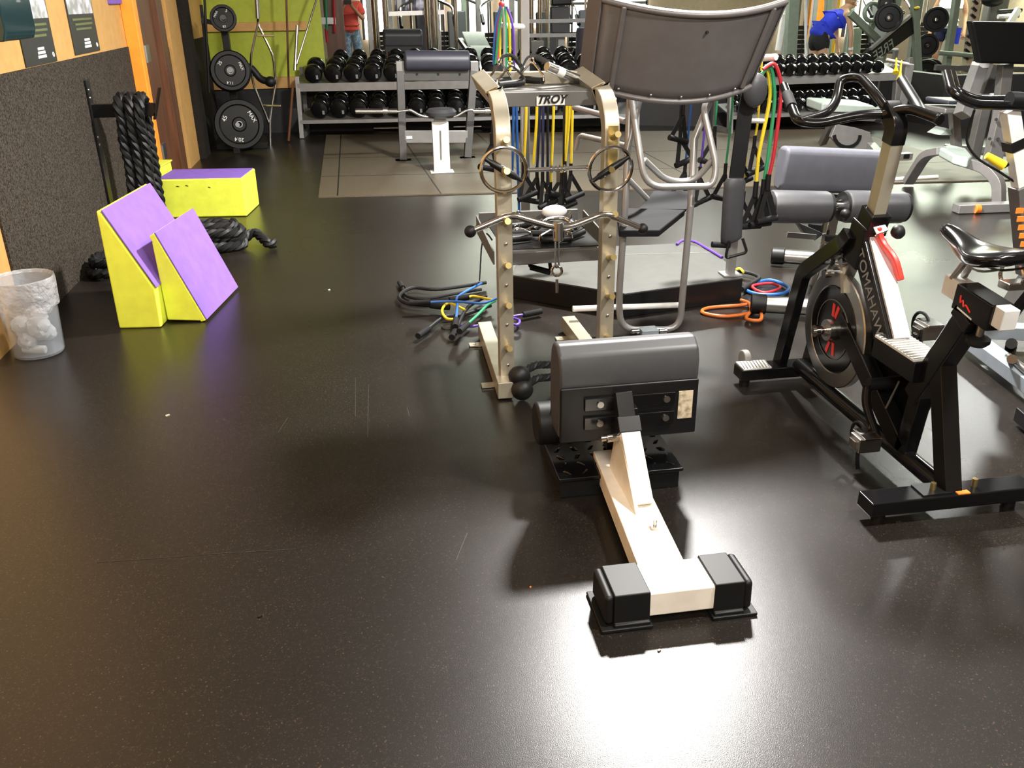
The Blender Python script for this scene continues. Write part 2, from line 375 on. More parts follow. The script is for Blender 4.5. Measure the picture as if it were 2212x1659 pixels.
poster(5.42, 5.97, 1.225, 'dark poster on the tan wall half hidden by the teal dispenser')
poster(6.36, 6.96, 1.235, 'dark poster with green text lines on tan wall, nearer the orange door trim')
t = thing('picture_frame', 'small purple framed sign high beside the orange door trim', 'frame', (WX, 7.6, 1.52))
MB().box((WX+0.012, 7.60, 1.70), (0.022, 0.34, 0.34)).build('frame', 'purple', t)
MB().box((WX+0.025, 7.60, 1.70), (0.004, 0.27, 0.27)).build('sheet', 'white_ink', t)
t = thing('towel_dispenser', 'glossy dark teal dispenser on the wall at the top left corner', 'dispenser', (WX, 4.85, 1.36))
MB().sweep([(WX+0.11, 4.62, 1.555), (WX+0.11, 5.04, 1.555)], [(x*0.106, y*0.17) for x, y in ((-1, -.75), (-.85, -1), (.85, -1), (1, -.75), (1, .9), (.9, 1), (-.9, 1), (-1, .9))], up=(0, 0, 1)).build('body', 'teal_plastic', t, bev=0.02, seg=3)
MB().box((WX+0.217, 4.86, 1.60), (0.006, 0.05, 0.10)).build('window', 'clear_plastic', t)

t = thing('rope_bracket', 'black wall bracket with a horizontal bar holding the battle rope', 'bracket', (WX, 6.43, 0.3))
pl = MB().box((WX+0.022, 6.43, 0.66), (0.014, 0.085, 0.84)).build('wall_plate', 'black_satin', t, bev=0.003)
for z in (1.02, 0.97, 0.72, 0.67): MB().ball((WX+0.031, 6.40, z), 0.011, (0.6, 1, 1), 8).build('bolt', 'steel', pl)
MB().bar((WX+0.02, 6.43, 0.885), (-1.37, 6.43, 0.885), 0.05, 0.085).build('arm', 'black_gloss', t, bev=0.004)
MB().bar((-1.385, 6.43, 0.82), (-1.32, 6.43, 1.02), 0.05, 0.012).build('end_stop', 'black_gloss', t)
strand = MB(); rr = random.Random(3)
for k in range(3):
    xx = -1.580 + 0.062*k; lo = 0.13+0.03*(k % 2); pts = []
    for j in range(9): pts.append((xx + rr.uniform(-.008, .008) - 0.012*(1-j/8), 6.36 - 0.012*math.sin(j), lo+0.07+(0.84-lo)*j/8))
    pts += [(xx, 6.385, 0.955), (xx+0.005, 6.43, 0.968), (xx+0.01, 6.475, 0.955)]
    for j in range(9): pts.append((xx + 0.008 - 0.012*(j/8), 6.505, 0.90-(0.82-lo)*j/8))
    strand.rope(spline(pts, 3), 0.036, 0.17)
tag(strand.build('battle_rope', 'rope_black'), 'thick black twisted battle rope looped over the black wall bracket', 'rope')
# rope heaped on the floor in front of the long box
def heap(c, loops, rad, label):
    m = MB()
    pts = []
    for i, (dx, dy, z, rx, ry, a) in enumerate(loops):
        for j in range(14):
            th = a+2*PI*j/14*0.98; pts.append((c[0]+dx+rx*math.cos(th), c[1]+dy+ry*math.sin(th), z+0.006*math.sin(3*th)))
    m.rope(spline(pts, 2), rad, rad*4.6)
    return tag(m.build('battle_rope', 'rope_black'), label, 'rope')
heap((-1.12, 6.08), [(0, 0, .04, .26, .13, 0.3), (.02, .03, .085, .24, .11, 0.5), (.04, .0, .125, .20, .10, 0.9), (-.02, .04, .155, .22, .08, 1.0)], 0.034, 'thick black rope coiled on the floor in front of the long yellow box')
m = MB(); m.rope(spline([(-0.86, 6.10, .06), (-0.80, 6.13, .09), (-0.74, 6.06, .06), (-0.70, 6.0, .04), (-0.66, 6.02, .036)], 6), 0.033, 0.15)
tag(m.build('rope_end', 'rope_black'), 'loose end of black rope at the right of the coil by the long yellow box', 'rope')
heap((-1.61, 5.60), [(0, 0, .036, .12, .13, 2.2), (.01, .02, .09, .11, .12, 2.0)], 0.032, 'small black rope coil on the floor against the carpet wall')

# ------------------------------------------------------------------ foam plyo pieces
def frame_box(o, ux, uy, sx, sy, sz, z0=0.0, inset=0):
    o = V(o); ux = V(ux).normalized(); uy = V(uy).normalized()
    return [o+ux*inset+uy*inset+V((0, 0, z0)), o+ux*(sx-inset)+uy*inset+V((0, 0, z0)), o+ux*(sx-inset)+uy*(sy-inset)+V((0, 0, z0)), o+ux*inset+uy*(sy-inset)+V((0, 0, z0))], V((0, 0, sz))
# tall wedge
o = V((-1.336, 4.55, 0)); ud = V((0.13, 0.99, 0)).normalized(); ux = V((0.99, -0.13, 0)).normalized(); L = 0.70
P = lambda u, z, d=0.0: o + ux*u + ud*d + V((0, 0, z))
t = thing('foam_wedge', 'tall yellow wedge with purple slope standing behind the smaller wedge', 'wedge', o)
MB().prism([P(0.005, 0), P(0.221, 0), P(0.224, 0.205), P(0.03, 0.600), P(0.008, 0.613)], ud*L).build('body', 'lime', t, bev=0.010, seg=3)
MB().prism([P(0.229, 0.212, 0.006), P(0.233, 0.214, 0.006), P(0.036, 0.616, 0.006), P(0.029, 0.609, 0.006)], ud*(L-0.012)).build('slope_pad', 'purple', t, bev=0.002)
# small wedge: triangular body carrying a thick board
o = V((-1.102, 4.60, 0)); ud = V((0.17, 0.985, 0)).normalized(); ux = V((0.985, -0.17, 0)).normalized(); L = 0.56
t = thing('foam_wedge', 'smaller yellow triangular wedge topped with a purple board, standing in front', 'wedge', o)
MB().prism([P(0.004, 0.012), P(0.185, 0.006), P(0.008, 0.44), P(-0.006, 0.43)], ud*L).build('body', 'lime', t, bev=0.008, seg=3)
MB().prism([P(0.178, 0.0), P(0.205, 0.008), P(0.012, 0.476), P(-0.014, 0.460)], ud*(L+0.01)).build('board', 'lime', t, bev=0.005, seg=2)
MB().prism([P(0.2065, 0.012, 0.004), P(0.2105, 0.014, 0.004), P(0.020, 0.479, 0.004), P(0.014, 0.476, 0.004)], ud*(L+0.002)).build('slope_pad', 'purple', t)
MB().prism([P(0.05, 0, 0.12), P(0.16, 0, 0.12), P(0.16, 0.012, 0.12), P(0.05, 0.014, 0.12)], ud*0.3).build('foot', 'black_rubber', t)
# long box
o = V((-1.615, 7.13, 0)); ux = V((0.66, -0.085, 0)).normalized(); uy = V((0.085, 0.66, 0)).normalized()
t = thing('plyo_box', 'long low yellow box with a purple top beside the carpet wall', 'box', o)
a, b = frame_box(o, ux, uy, 0.665, 0.43, 0.296); MB().prism(a, b).build('body', 'lime', t, bev=0.012, seg=3)
a, b = frame_box(o, ux, uy, 0.665, 0.43, 0.006, 0.294, 0.012); MB().prism(a, b).build('top_pad', 'purple', t, bev=0.002)
for (u, z, s) in ((0.16, .245, .03), (0.23, .25, .02), (0.40, .235, .015)):
    p = o+ux*u+V((0, -0.0015, z)); MB().bar(p, p+V((s, 0, -0.008)), 0.002, 0.006).build('scuff', 'black_rubber', t)
o2 = V((-1.775, 7.30, 0)); t = thing('plyo_box', 'small yellow box squeezed between the wall and the long box', 'box', o2)
a, b = frame_box(o2, ux, uy, 0.155, 0.36, 0.355); MB().prism(a, b).build('body', 'lime', t, bev=0.010, seg=3)
a, b = frame_box(o2, ux, uy, 0.162, 0.37, 0.012, 0.350, -0.002); MB().prism(a, b).build('lid', 'lime', t, bev=0.004)

# ------------------------------------------------------------------ waste basket
bc = V((-1.632, 4.27, 0)); t = thing('waste_basket', 'clear plastic waste basket with a white liner by the left wall', 'bin', bc)
MB().lathe([(0, .004), (.108, .004), (.114, .012), (.130, .36), (.137, .372), (.132, .376), (.127, .366), (.111, .016), (0, .010)], bc, n=40).build('bucket', 'clear_plastic', t)
m = MB(); n = 44; rings = []
for (rad, z) in ((.127, .366), (.139, .380), (.142, .360), (.1385, .30), (.137, .245), (.1355, .232)):
    rings.append([m.bm.verts.new(bc+V((math.cos(2*PI*k/n)*(rad+0.002*math.sin(k*2.1)), math.sin(2*PI*k/n)*(rad+0.002*math.sin(k*2.1)), z+(0.012*math.sin(k*0.9+z*30) if z < .34 else 0)))) for k in range(n)])
for r0, r1 in zip(rings, rings[1:]):
    for k in range(n): m.bm.faces.new((r0[k], r0[(k+1) % n], r1[(k+1) % n], r1[k]))
m.build('liner', 'liner_plastic', t)
for i, (dx, dy, z, s) in enumerate(((.03, -.02, .13, .058), (-.045, -.01, .14, .052), (.0, .05, .16, .055), (.045, .035, .09, .04), (-.02, -.05, .08, .042))):
    m = MB(); bmesh.ops.create_icosphere(m.bm, subdivisions=3, radius=s, matrix=M4.Translation(bc+V((dx, dy, z)))); rr = random.Random(i)
    for v in m.bm.verts: v.co += (v.co-(bc+V((dx, dy, z))))*rr.uniform(-.16, .10)
    tag(m.build('crumpled_paper', 'paper'), ['crumpled white paper ball at the right in the waste basket', 'crumpled white paper ball at the left in the waste basket', 'crumpled white paper ball at the back of the waste basket', 'smaller crumpled paper at the rear right of the waste basket', 'smaller crumpled paper low at the front of the waste basket'][i], 'paper')
MB().cyl(bc+V((-.05, -.055, .045)), bc+V((.055, -.06, .035)), .020, n=14).build('paper_roll', 'paper', None, bev=0.006)
tag(bpy.data.objects['paper_roll'], 'white paper roll lying on the bottom of the waste basket', 'paper')

# ------------------------------------------------------------------ weight tree, plates and bars in the alcove
def plate(c, ax, rad, th, label, wt=None, lip=0.8, group=None):
    c = V(c); ax = V(ax).normalized(); t = thing('weight_plate', label, 'weight plate', c-V((0, 0, rad)), group)
    b = th/2; d = MB().lathe([(0.024, -b), (rad*.25, -b), (rad*.30, -b*.55), (rad*lip*.93, -b*.5), (rad*lip, -b), (rad*.96, -b), (rad, -b*.6), (rad, b*.6), (rad*.96, b), (rad*lip, b), (rad*lip*.93, b*.5), (rad*.30, b*.55), (rad*.25, b), (0.024, b), (0.024, -b)], c, ax, 40).build('disc', 'plate_black', t)
    MB().lathe([(0.0245, b*1.02), (0.036, b*1.02), (0.036, b*.9)], c, ax, 20).build('hub_ring', 'black_gloss', t)
    if wt:
        u = V((0, 0, 1)).cross(ax); u.normalize(); v = ax.cross(u)
        for s, ang, sz in wt:
            r = rad*0.60; a = R(ang); rd = u*math.cos(a)+v*math.sin(a); tg = u*(-math.sin(a))+v*math.cos(a)
            text('lettering', s, rad*sz, 'white_ink', t, c+rd*r+ax*(b*.52), -tg if ang > -90 else tg, rd, 0.001)
    return t
fa = V((0.13, -0.97, 0.16)).normalized()
tr = thing('weight_tree', 'black plate storage tree in the green alcove', 'weight rack', (-1.38, 10.45, 0))
MB().bar((-1.40, 10.55, 0.03), (-1.40, 10.55, 1.5), .075, .075, (0, 1, 0)).build('post', 'black_satin', tr, bev=.004)
MB().bar((-1.66, 10.55, 0.03), (-1.10, 10.55, 0.03), .07, .06).bar((-1.40, 10.2, 0.03), (-1.40, 10.9, 0.03), .07, .06).build('base', 'black_satin', tr, bev=.004)
for z, s in ((1.33, -1), (.81, -1), (.25, -1)):
    MB().cyl((-1.40, 10.55, z), V((-1.40, 10.55, z))+fa*0.32, .024).build('peg', 'black_gloss', tr)
for z in (1.30, .78): MB().bar((-1.40, 10.55, z), (-1.62, 10.5, z+.05), .05, .05).build('side_arm', 'black_satin', tr)
MB().bar((-1.62, 10.5, 0.9), (-1.60, 10.5, 1.5), .03, .03, (0, 1, 0)).build('side_upright', 'black_satin', tr)
plate(V((-1.40, 10.55, 1.33))+fa*.24, fa, .135, .035, 'small round weight plate topmost on the plate tree', [('5', 60, .30), ('MAX', 150, .24), ('LB', 270, .24)])
plate(V((-1.40, 10.55, .81))+fa*.26, fa, .205, .04, 'medium weight plate in the middle of the plate tree', [('25', 140, .22), ('MAX', 20, .20), ('11.4', 262, .20)])
plate(V((-1.40, 10.55, .81))+fa*.20, fa, .215, .04, 'medium plate behind the front one in the middle of the tree')
plate(V((-1.38, 10.55, .255))+fa*.28, fa, .265, .05, 'large weight plate at the bottom of the plate tree', [('45', 155, .24), ('MAX', 28, .22), ('20.4', 262, .22)])
t = thing('rowing_handle', 'black cable row handle behind the middle plate of the tree', 'handle', (-1.12, 10.62, .6))
MB().tube(fillet([(-1.32, 10.72, .88), (-1.2, 10.72, .86), (-1.10, 10.70, .72), (-1.0, 10.68, .70)], .05), .04, 12).build('grip', 'black_rubber', t)
MB().ball((-1.0, 10.68, .70), .065, (1, .8, .9)).build('end_ball', 'black_rubber', t)
# chrome tricep bar hanging upright
t = thing('curl_bar', 'chrome looped hammer curl bar standing in front of the green wall', 'barbell', (-1.06, 10.7, 0))
y = 10.7; q = lambda a, b: Y(a, b, y)
MB().tube([q(553, -30), q(557, 40)], .024, 12).build('upper_sleeve', 'steel', t)
MB().tube(fillet([q(557, 40), q(557, 52), q(541, 125), q(546, 180), q(575, 250), q(583, 272)], .08), .013, 10).tube(fillet([q(557, 40), q(557, 52), q(590, 120), q(596, 180), q(586, 235), q(583, 272)], .08), .013, 10).build('frame', 'chrome', t)
MB().bar(q(556, 77), q(592, 77), .03, .022).bar(q(568, 228), q(607, 229), .03, .022).build('grip_bar', 'chrome', t, bev=.006)
MB().tube([q(583, 265), q(584, 330)], .018, 12).build('lower_sleeve', 'steel', t)
for i, (a, b, mt, rad, lb) in enumerate((((440, -40), (452, 200), 'black_satin', .013, 'thin dark bar leaning at the left of the plate tree'), ((617, -60), (624, 190), 'brown_wood', .012, 'slim brown stick leaning on the alcove wall'), ((632, 190), (622, 293), 'brown_wood', .016, 'short brown stick standing by the rack end'))):
    y0 = (10.15, 11.3, 10.9)[i]
    p = Y(b[0], b[1], y0); tag(MB().cyl(Y(a[0], a[1], y0), V((p.x, p.y, p.z if i != 2 else 0.02)), rad, n=10).build(('steel_bar', 'wooden_stick', 'wooden_stick')[i], mt), lb, ('bar', 'stick', 'stick')[i])
t = thing('straight_bar', 'polished steel bar leaning diagonally over the end of the dumbbell rack', 'barbell', Y(637, 150, 11.05))
MB().cyl(Y(637, 150, 11.05), Y(697, -45, 11.35), .012, n=10).build('shaft', 'chrome', t)
MB().cyl(Y(637, 152, 11.0), Y(642, 55, 11.1), .018, n=10).build('sleeve', 'steel', t)
# ------------------------------------------------------------------ white squat bench with grey pad (nearest machine)
t = thing('squat_bench', 'low white-framed bench with black foot caps and an upright grey pad, nearest the camera', 'exercise bench', (0.745, 2.2, 0))
MB().box((0.738, 1.887, 0.062), (0.30, 0.135, 0.075)).build('cross_tube', 'white_paint', t, bev=.005)
for s, x0, x1 in ((-1, 0.652, 0.522), (1, 0.830, 0.945)):
    cap = MB(); pr = [(-.082, .006), (.082, .006), (.082, .02), (.074, .02), (.070, .106), (-.070, .106), (-.074, .02), (-.082, .02)]
    cap.prism([(x0, 1.887+a, b) for a, b in pr], (x1-x0-0.03*s, 0, 0)); c = cap.build('foot_cap', 'black_rubber', t, bev=.005)
    MB().prism([(x1-0.032*s, 1.887+a, b) for a, b in ((-.074, .015), (.074, .015), (.070, .104), (-.070, .104))], (0.026*s, 0, 0)).build('cap_end', 'black_rubber', c, bev=.012)
    MB().box(((x0+x1)/2, 1.887, 0.006), (abs(x1-x0)+.012, .176, .010)).build('cap_flange', 'black_rubber', c, bev=.003)
MB().prism([(0.655, 1.95, .035), (0.788, 1.95, .035), (0.825, 2.62, .035), (0.697, 2.62, .035)], (0, 0, .066)).build('base_beam', 'white_paint', t, bev=.004)
MB().cyl((0.757, 2.115, .10), (0.757, 2.115, .112), .014, n=12).cyl((0.757, 2.115, .111), (0.757, 2.115, .132), .006, n=8).build('bolt', 'steel', t)
pb, pt = V((0.760, 2.26, .09)), V((0.752, 2.425, .285))
MB().bar(pb, pt, .062, .085, (0, -1, 0)).build('post', 'white_paint', t, bev=.003)
MB().prism([(0.722, 2.19, .10), (0.722, 2.50, .10), (0.722, 2.455, .24), (0.722, 2.36, .25)], (0.012, 0, 0)).build('gusset', 'white_paint', t, bev=.002)
MB().bar(pt+V((0, -.015, -.025)), pt+V((0, .02, .015)), .074, .10, (0, -1, 0)).build('collar', 'black_satin', t, bev=.003)
MB().bar(pt, pt+V((-.005, .05, .10)), .056, .06, (0, -1, 0)).build('inner_post', 'black_satin', t, bev=.003)
MB().cyl((0.662, 2.40, .262), (0.722, 2.41, .262), .009, n=10).cyl((0.682, 2.402, .262), (0.722, 2.405, .262), .014, n=12).build('pull_pin', 'chrome', t)
# pad: grey cushion folded over the top of a black back board
py = 2.49; x0, x1 = 0.545, 1.008
pr = [(-.0, .225), (-.0, .40), (-.004, .415), (-.004, .47), (.012, .512), (.05, .538), (.10, .532), (.13, .50), (.142, .44), (.142, .26), (.12, .22)]
MB().prism([(x0, py+a, b) for a, b in pr], (x1-x0, 0, 0)).build('pad', 'grey_vinyl', t, bev=.012, seg=3)
MB().box(((x0+x1)/2, py-.006, .312), (x1-x0-.004, .016, .195)).build('back_board', 'black_satin', t, bev=.006)
for z in (.285, .352):
    st = MB().box(((x0+x1)/2-.002, py-.019, z), (.30, .012, .044)).build('mount_strip', 'black_gloss', t, bev=.002)
    for x in (.675, .895): MB().cyl((x, py-.024, z), (x, py-.031, z), .011, n=12).build('bolt', 'steel', st)
MB().bar((0.757, py-.035, .25), (0.757, py-.035, .345), .066, .05, (0, -1, 0)).build('bracket', 'black_satin', t, bev=.003)
MB().box((.963, py-.0155, .322), (.048, .003, .098)).build('warning_label', 'label_paper', t)
MB().cyl((0.50, 2.66, .205), (1.02, 2.66, .205), .075, n=24).build('ankle_roller', 'black_rubber', t, bev=.012)
MB().bar((.775, 2.66, .09), (.775, 2.66, .2), .05, .05, (0, 1, 0)).build('roller_post', 'black_satin', t)
pf = MB().box((.762, 2.68, .075), (.43, .40, .014)).build('foot_plate', 'black_gloss', t, bev=.004)
MB().box((.762, 2.68, .036), (.41, .37, .068)).build('plate_base', 'black_satin', t)
for i in range(7):
    for j in range(7):
        x, y_ = .762-.18+.06*i, 2.68-.165+.055*j
        a = R(45 if (i+j) % 2 else -45); dx, dy = .016*math.cos(a), .016*math.sin(a)
        MB().tube([(x-dx, y_-dy, .0825), (x, y_, .0855), (x+dx, y_+dy, .0825)], [.0025, .0055, .0025], 6).build('tread_bump', 'black_gloss', pf)

# ------------------------------------------------------------------ spin bikes
def spin_bike():
    bx = 1.76
    t = thing('exercise_bike', 'black indoor spin bike with chrome-edged frame, red lever and black saddle at the right', 'exercise bike', (bx, 2.65, 0))
    # stabilisers
    rs = MB().box((1.755, 2.185, .062), (.57, .085, .05)).build('rear_stabiliser', 'black_gloss', t, bev=.005)
    for x in (1.525, 1.985): MB().cyl((x, 2.185, 0), (x, 2.185, .04), .022, n=12).build('foot', 'black_rubber', rs)
    for x in (1.70, 1.845): MB().cyl((x, 2.185, .087), (x, 2.185, .115), .009, n=8).build('bolt', 'brass', rs)
    MB().box((1.70, 2.19, .089), (.10, .07, .005)).build('mount_plate', 'black_satin', rs)
    MB().box((1.785, 2.155, .0885), (.042, .02, .004)).build('sticker', 'orange_plastic', rs)
    fs = MB().box((1.70, 3.265, .062), (.41, .09, .05)).build('front_stabiliser', 'black_gloss', t, bev=.005)
    fp = MB().box((1.565, 3.265, .090), (.125, .086, .006)).build('tread_plate', 'white_metal', fs)
    for k in range(9): MB().bar((1.507+.014*k, 3.225, .0935), (1.52+.014*k, 3.305, .0935), .004, .003).build('tread_rib', 'steel', fp)
    MB().cyl((1.545, 3.345, .085), (1.575, 3.345, .085), .042, n=20).build('transport_wheel', 'band_grey', fs, bev=.006)
    for x in (1.53, 1.85): MB().cyl((x, 3.265, 0), (x, 3.265, .04), .022, n=12).build('foot', 'black_rubber', fs)
    MB().tube([(1.76, 3.24, .085), (1.76, 2.95, .078), (1.76, 2.40, .075), (1.76, 2.20, .075)], .031, 14).build('base_tube', 'black_gloss', t)
    # fork
    for s in (-1, 1):
        x = bx+.068*s
        MB().rect(fillet([(x, 3.285, .07), (x, 3.175, .52), (x-.02*s, 2.94, .70), (x-.03*s, 2.92, .74)], .03, 3), .038, .062, (0, 1, .3)).build('fork_leg', 'black_gloss', t, bev=.004)
    MB().bar((1.715, 3.11, .597), (1.715, 2.98, .698), .02, .004, (0, .7, .8)).build('orange_stripe', 'orange_plastic', t)
    MB().rect([(bx, 2.90, .63), (bx, 2.865, .79)], .085, .105, (0, -1, 0)).build('head_tube', 'black_gloss', t, bev=.006)
    MB().bar((bx, 2.86, .775), (bx, 2.835, .84), .075, .085, (0, -1, 0)).build('head_collar', 'black_gloss', t, bev=.004)
    MB().bar((bx, 2.845, .80), (bx, 2.80, 1.09), .046, .056, (0, -1, 0)).build('handlebar_post', 'champagne_paint', t, bev=.003)
    MB().rect(fillet([(bx, 2.803, 1.075), (bx, 2.795, 1.135), (bx, 2.86, 1.19)], .02, 2), .052, .062, (0, -1, .2)).build('stem', 'black_gloss', t, bev=.004)
    # main frame
    MB().bar((bx, 2.885, .74), (bx, 2.60, .40), .075, .085).build('main_tube', 'black_gloss', t, bev=.006)
    MB().bar((bx+.010, 2.848, .773), (bx+.010, 2.580, .453), .062, .012).build('sweat_guard', 'polished_steel', t, bev=.002)
    text('lettering', 'TOMAHAWK', .062, 'band_grey', t, V((bx-.0385, 2.728, .553)), (0, -.285, -.34), (0, -.34, .285), .0006)
    MB().box((bx, 2.52, .405), (.11, .25, .075)).build('step_body', 'black_gloss', t, bev=.005)
    sp = MB().box((bx, 2.52, .446), (.112, .235, .008)).build('step_plate', 'white_metal', t)
    for k in range(12): MB().bar((bx-.054, 2.41+.019*k, .4515), (bx+.054, 2.418+.019*k, .4515), .005, .004).build('tread_rib', 'steel', sp)
    MB().bar((bx, 2.43, .30), (bx, 2.245, .66), .062, .075, (0, 1, 0)).build('seat_tube', 'black_gloss', t, bev=.005)
    MB().bar((bx, 2.262, .625), (bx, 2.243, .662), .072, .086, (0, 1, 0)).build('seat_collar', 'black_satin', t, bev=.003)
    MB().bar((bx, 2.335, .46), (bx, 2.188, .075), .058, .062, (0, 1, 0)).build('rear_strut', 'black_gloss', t, bev=.004)
    MB().bar((bx, 2.40, .40), (bx, 2.44, .07), .05, .06, (0, 1, 0)).build('mid_strut', 'black_gloss', t, bev=.004)
    MB().bar((bx, 2.95, .40), (bx, 2.44, .09), .05, .075).build('lower_tube', 'black_gloss', t, bev=.004)
    # chain guard on the far side
    pts = [(.10*math.cos(a), .10*math.sin(a)) for a in [R(90+k*15) for k in range(13)]]
    g = [(bx+.035, 2.58+(-p if False else p), .285+q) for p, q in [(-.15*math.sin(R(k*15)), -.15*math.cos(R(k*15))) for k in range(13)]]
    g += [(bx+.035, 2.98+.09*math.sin(R(k*15)), .335+.09*math.cos(R(k*15))) for k in range(13)]
    MB().prism(g, (.03, 0, 0)).build('chain_guard', 'black_gloss', t, bev=.004)
    # flywheel
    wc = V((bx, 2.985, .340)); fw = MB().lathe([(0, -.010), (.10, -.010), (.11, -.006), (.165, -.006), (.175, -.016), (.226, -.016), (.230, -.012), (.230, .012), (.226, .016), (.175, .016), (.165, .006), (.11, .006), (.10, .010), (0, .010)], wc, (1, 0, 0), 48).build('flywheel', 'steel', t)
    MB().lathe([(0, -.017), (.168, -.017), (.174, -.012), (.166, -.005)], wc, (1, 0, 0), 40).build('wheel_cover', 'black_gloss', fw)
    MB().lathe([(.116, -.020), (.120, -.020), (.120, -.015)], wc, (1, 0, 0), 40).build('wheel_ring', 'dim_silver_paint', fw)
    for a in (-70, -100, 80, 100):
        d = V((0, math.cos(R(a+180)), math.sin(R(a)))); sd = V((0, -d.z, d.y))
        p = wc+V((-.0195, 0, 0)); MB().prism([p+d*.05+sd*.006, p+d*.10+sd*.016, p+d*.105, p+d*.055-sd*.008], (.002, 0, 0)).build('red_mark', 'red_plastic', fw)
    MB().cyl(wc+V((-.10, 0, 0)), wc+V((.09, 0, 0)), .012, n=10).build('axle', 'chrome', t)
    for k in (-.085, -.06, -.045): MB().cyl(wc+V((k-.008, 0, 0)), wc+V((k+.008, 0, 0)), .024 if k != -.06 else .017, n=12).build('axle_nut', 'chrome', t)
    MB().cyl(wc+V((-.045, 0, 0)), wc+V((-.017, 0, 0)), .042, n=20).build('hub', 'steel', t)
    # brake and knob
    bk = MB().rect([(bx, 2.93, .64), (bx, 2.97, .555)], .045, .03, (0, -1, 0)).build('brake_calliper', 'steel', t, bev=.003)
    for dx, yy, z in ((-.03, 3.0, .60), (-.03, 2.95, .625), (-.045, 3.03, .555)): MB().cyl((bx+dx-.016, yy, z), (bx+dx+.02, yy, z), .017, n=12).build('brake_bolt', 'chrome', bk)
    MB().bar((bx-.02, 2.97, .605), (bx-.02, 2.935, .505), .02, .016, (1, 0, 0)).build('brake_pad', 'champagne_paint', bk)
    MB().cyl((bx-.02, 2.96, .62), (bx-.005, 2.84, .725), .005, n=8).build('brake_rod', 'steel', bk)
    lev = fillet([(bx+.0, 2.815, .785), (bx+.012, 2.80, .735), (bx+.035, 2.735, .69), (bx+.05, 2.705, .62)], .03, 4)
    MB().rect(lev, .020, .030, (0, -1, .2)).build('brake_lever', 'red_plastic', t, bev=.006, seg=3)
    MB().bar((bx, 2.83, .80), (bx+.01, 2.80, .765), .045, .02, (0, -1, 0)).build('lever_mount', 'chrome', t, bev=.003)
    MB().lathe([(0, -.022), (.014, -.020), (.024, -.008), (.026, .004), (.020, .016), (.008, .022), (0, .022)], (bx+.055, 2.775, .775), (.5, -1, .5), 16).build('tension_knob', 'black_rubber', t)
    # saddle and slider
    MB().bar((bx, 2.375, .715), (bx, 2.09, .690), .05, .062).build('seat_slider', 'white_metal', t, bev=.003)
    MB().bar((bx, 2.30, .700), (bx, 2.13, .684), .072, .082).build('slider_sleeve', 'black_gloss', t, bev=.005)
    lm = MB(); lm.tube(spline([(bx-.0375, 2.265, .712), (bx-.0375, 2.262, .69), (bx-.0375, 2.252, .70), (bx-.0375, 2.245, .683), (bx-.0375, 2.235, .69), (bx-.0375, 2.212, .675)], 4), .0025, 5); lm.build('logo_mark', 'red_plastic', t)
    MB().bar((bx-.0375, 2.272, .672), (bx-.0375, 2.20, .658), .001, .005).build('logo_line', 'white_ink', t)
    MB().cyl((bx, 2.20, .64), (bx, 2.20, .600), .012, n=10).build('knob_stem', 'steel', t)
    MB().lathe([(0, -.02), (.022, -.018), (.034, -.006), (.034, .006), (.024, .014), (0, .016)], (bx, 2.20, .590), (0, 0, 1), 18).build('slider_knob', 'black_rubber', t)
    for dx in (-.018, .018): MB().cyl((bx+dx, 2.345, .74), (bx+dx*.7, 2.31, .80), .010, n=10).build('saddle_post', 'steel', t)
    sec = []
    prof = [(2.455, .012, .862, .020), (2.44, .026, .868, .028), (2.40, .032, .866, .040), (2.35, .038, .858, .050), (2.30, .054, .848, .060), (2.25, .082, .846, .066), (2.20, .104, .852, .064), (2.15, .112, .862, .056), (2.11, .100, .868, .044), (2.085, .070, .868, .030)]
    sm = MB(); prev = None
    for yy, hw, z, dp in prof:
        ring = []
        for k in range(16):
            a = 2*PI*k/16; cx, cz = math.cos(a), math.sin(a)
            up = .016*(1-abs(cx)**2) if cz > 0 else 0
            ring.append(sm.bm.verts.new((bx+hw*cx, yy, z + (max(cz, 0)*.014 + min(cz, 0)*dp*(0.35+.65*abs(cx))) + up*.4)))
        if prev:
            for k in range(16): sm.bm.faces.new((prev[k], prev[(k+1) % 16], ring[(k+1) % 16], ring[k]))
        else: sm.bm.faces.new(ring)
        prev = ring
    sm.bm.faces.new(prev[::-1]); sm.build('saddle', 'black_gloss', t, sub=1, ang=80)
    for s in (-1, 1): MB().tube(spline([(bx+.012*s, 2.40, .838), (bx+.02*s, 2.32, .805), (bx+.03*s, 2.22, .80), (bx+.04*s, 2.13, .83)], 4), .004, 6).build('saddle_rail', 'steel', t)
    # cranks and pedals
    bb = V((bx, 2.585, .285)); MB().cyl(bb+V((-.085, 0, 0)), bb+V((.085, 0, 0)), .022, n=16).build('bottom_bracket', 'black_satin', t)
    def crank(p0, p1, ped, s):
        k = MB().tube(spline([p0, p0*.6+p1*.4+V((.012*s, .012, 0)), p1], 5), [.017]+[.015]*9+[.014], 10).build('crank', 'black_gloss', t)
        MB().cyl(p1, ped, .008, n=8).build('pedal_axle', 'chrome', k)
        pd = MB().box(ped, (.085, .065, .055)).build('pedal', 'steel', k, bev=.004)
        MB().box(ped+V((0, 0, .030)), (.06, .085, .008)).build('cleat_plate', 'chrome', k, bev=.002)
        MB().torus(ped+V((0, .045, .0)), (1, 0, 0), .05, .006, 20, 6).build('toe_cage', 'black_rubber', k)
        MB().box(ped+V((-.045*1, .0, .0)), (.014, .04, .03)).build('buckle', 'chrome', k, bev=.002)
        MB().rect(spline([ped+V((-.03, -.01, -.012)), ped+V((-.04, -.03, -.045)), ped+V((-.035, -.035, -.085))], 4), .014, .003, (0, 1, 0)).build('strap', 'black_rubber', k)
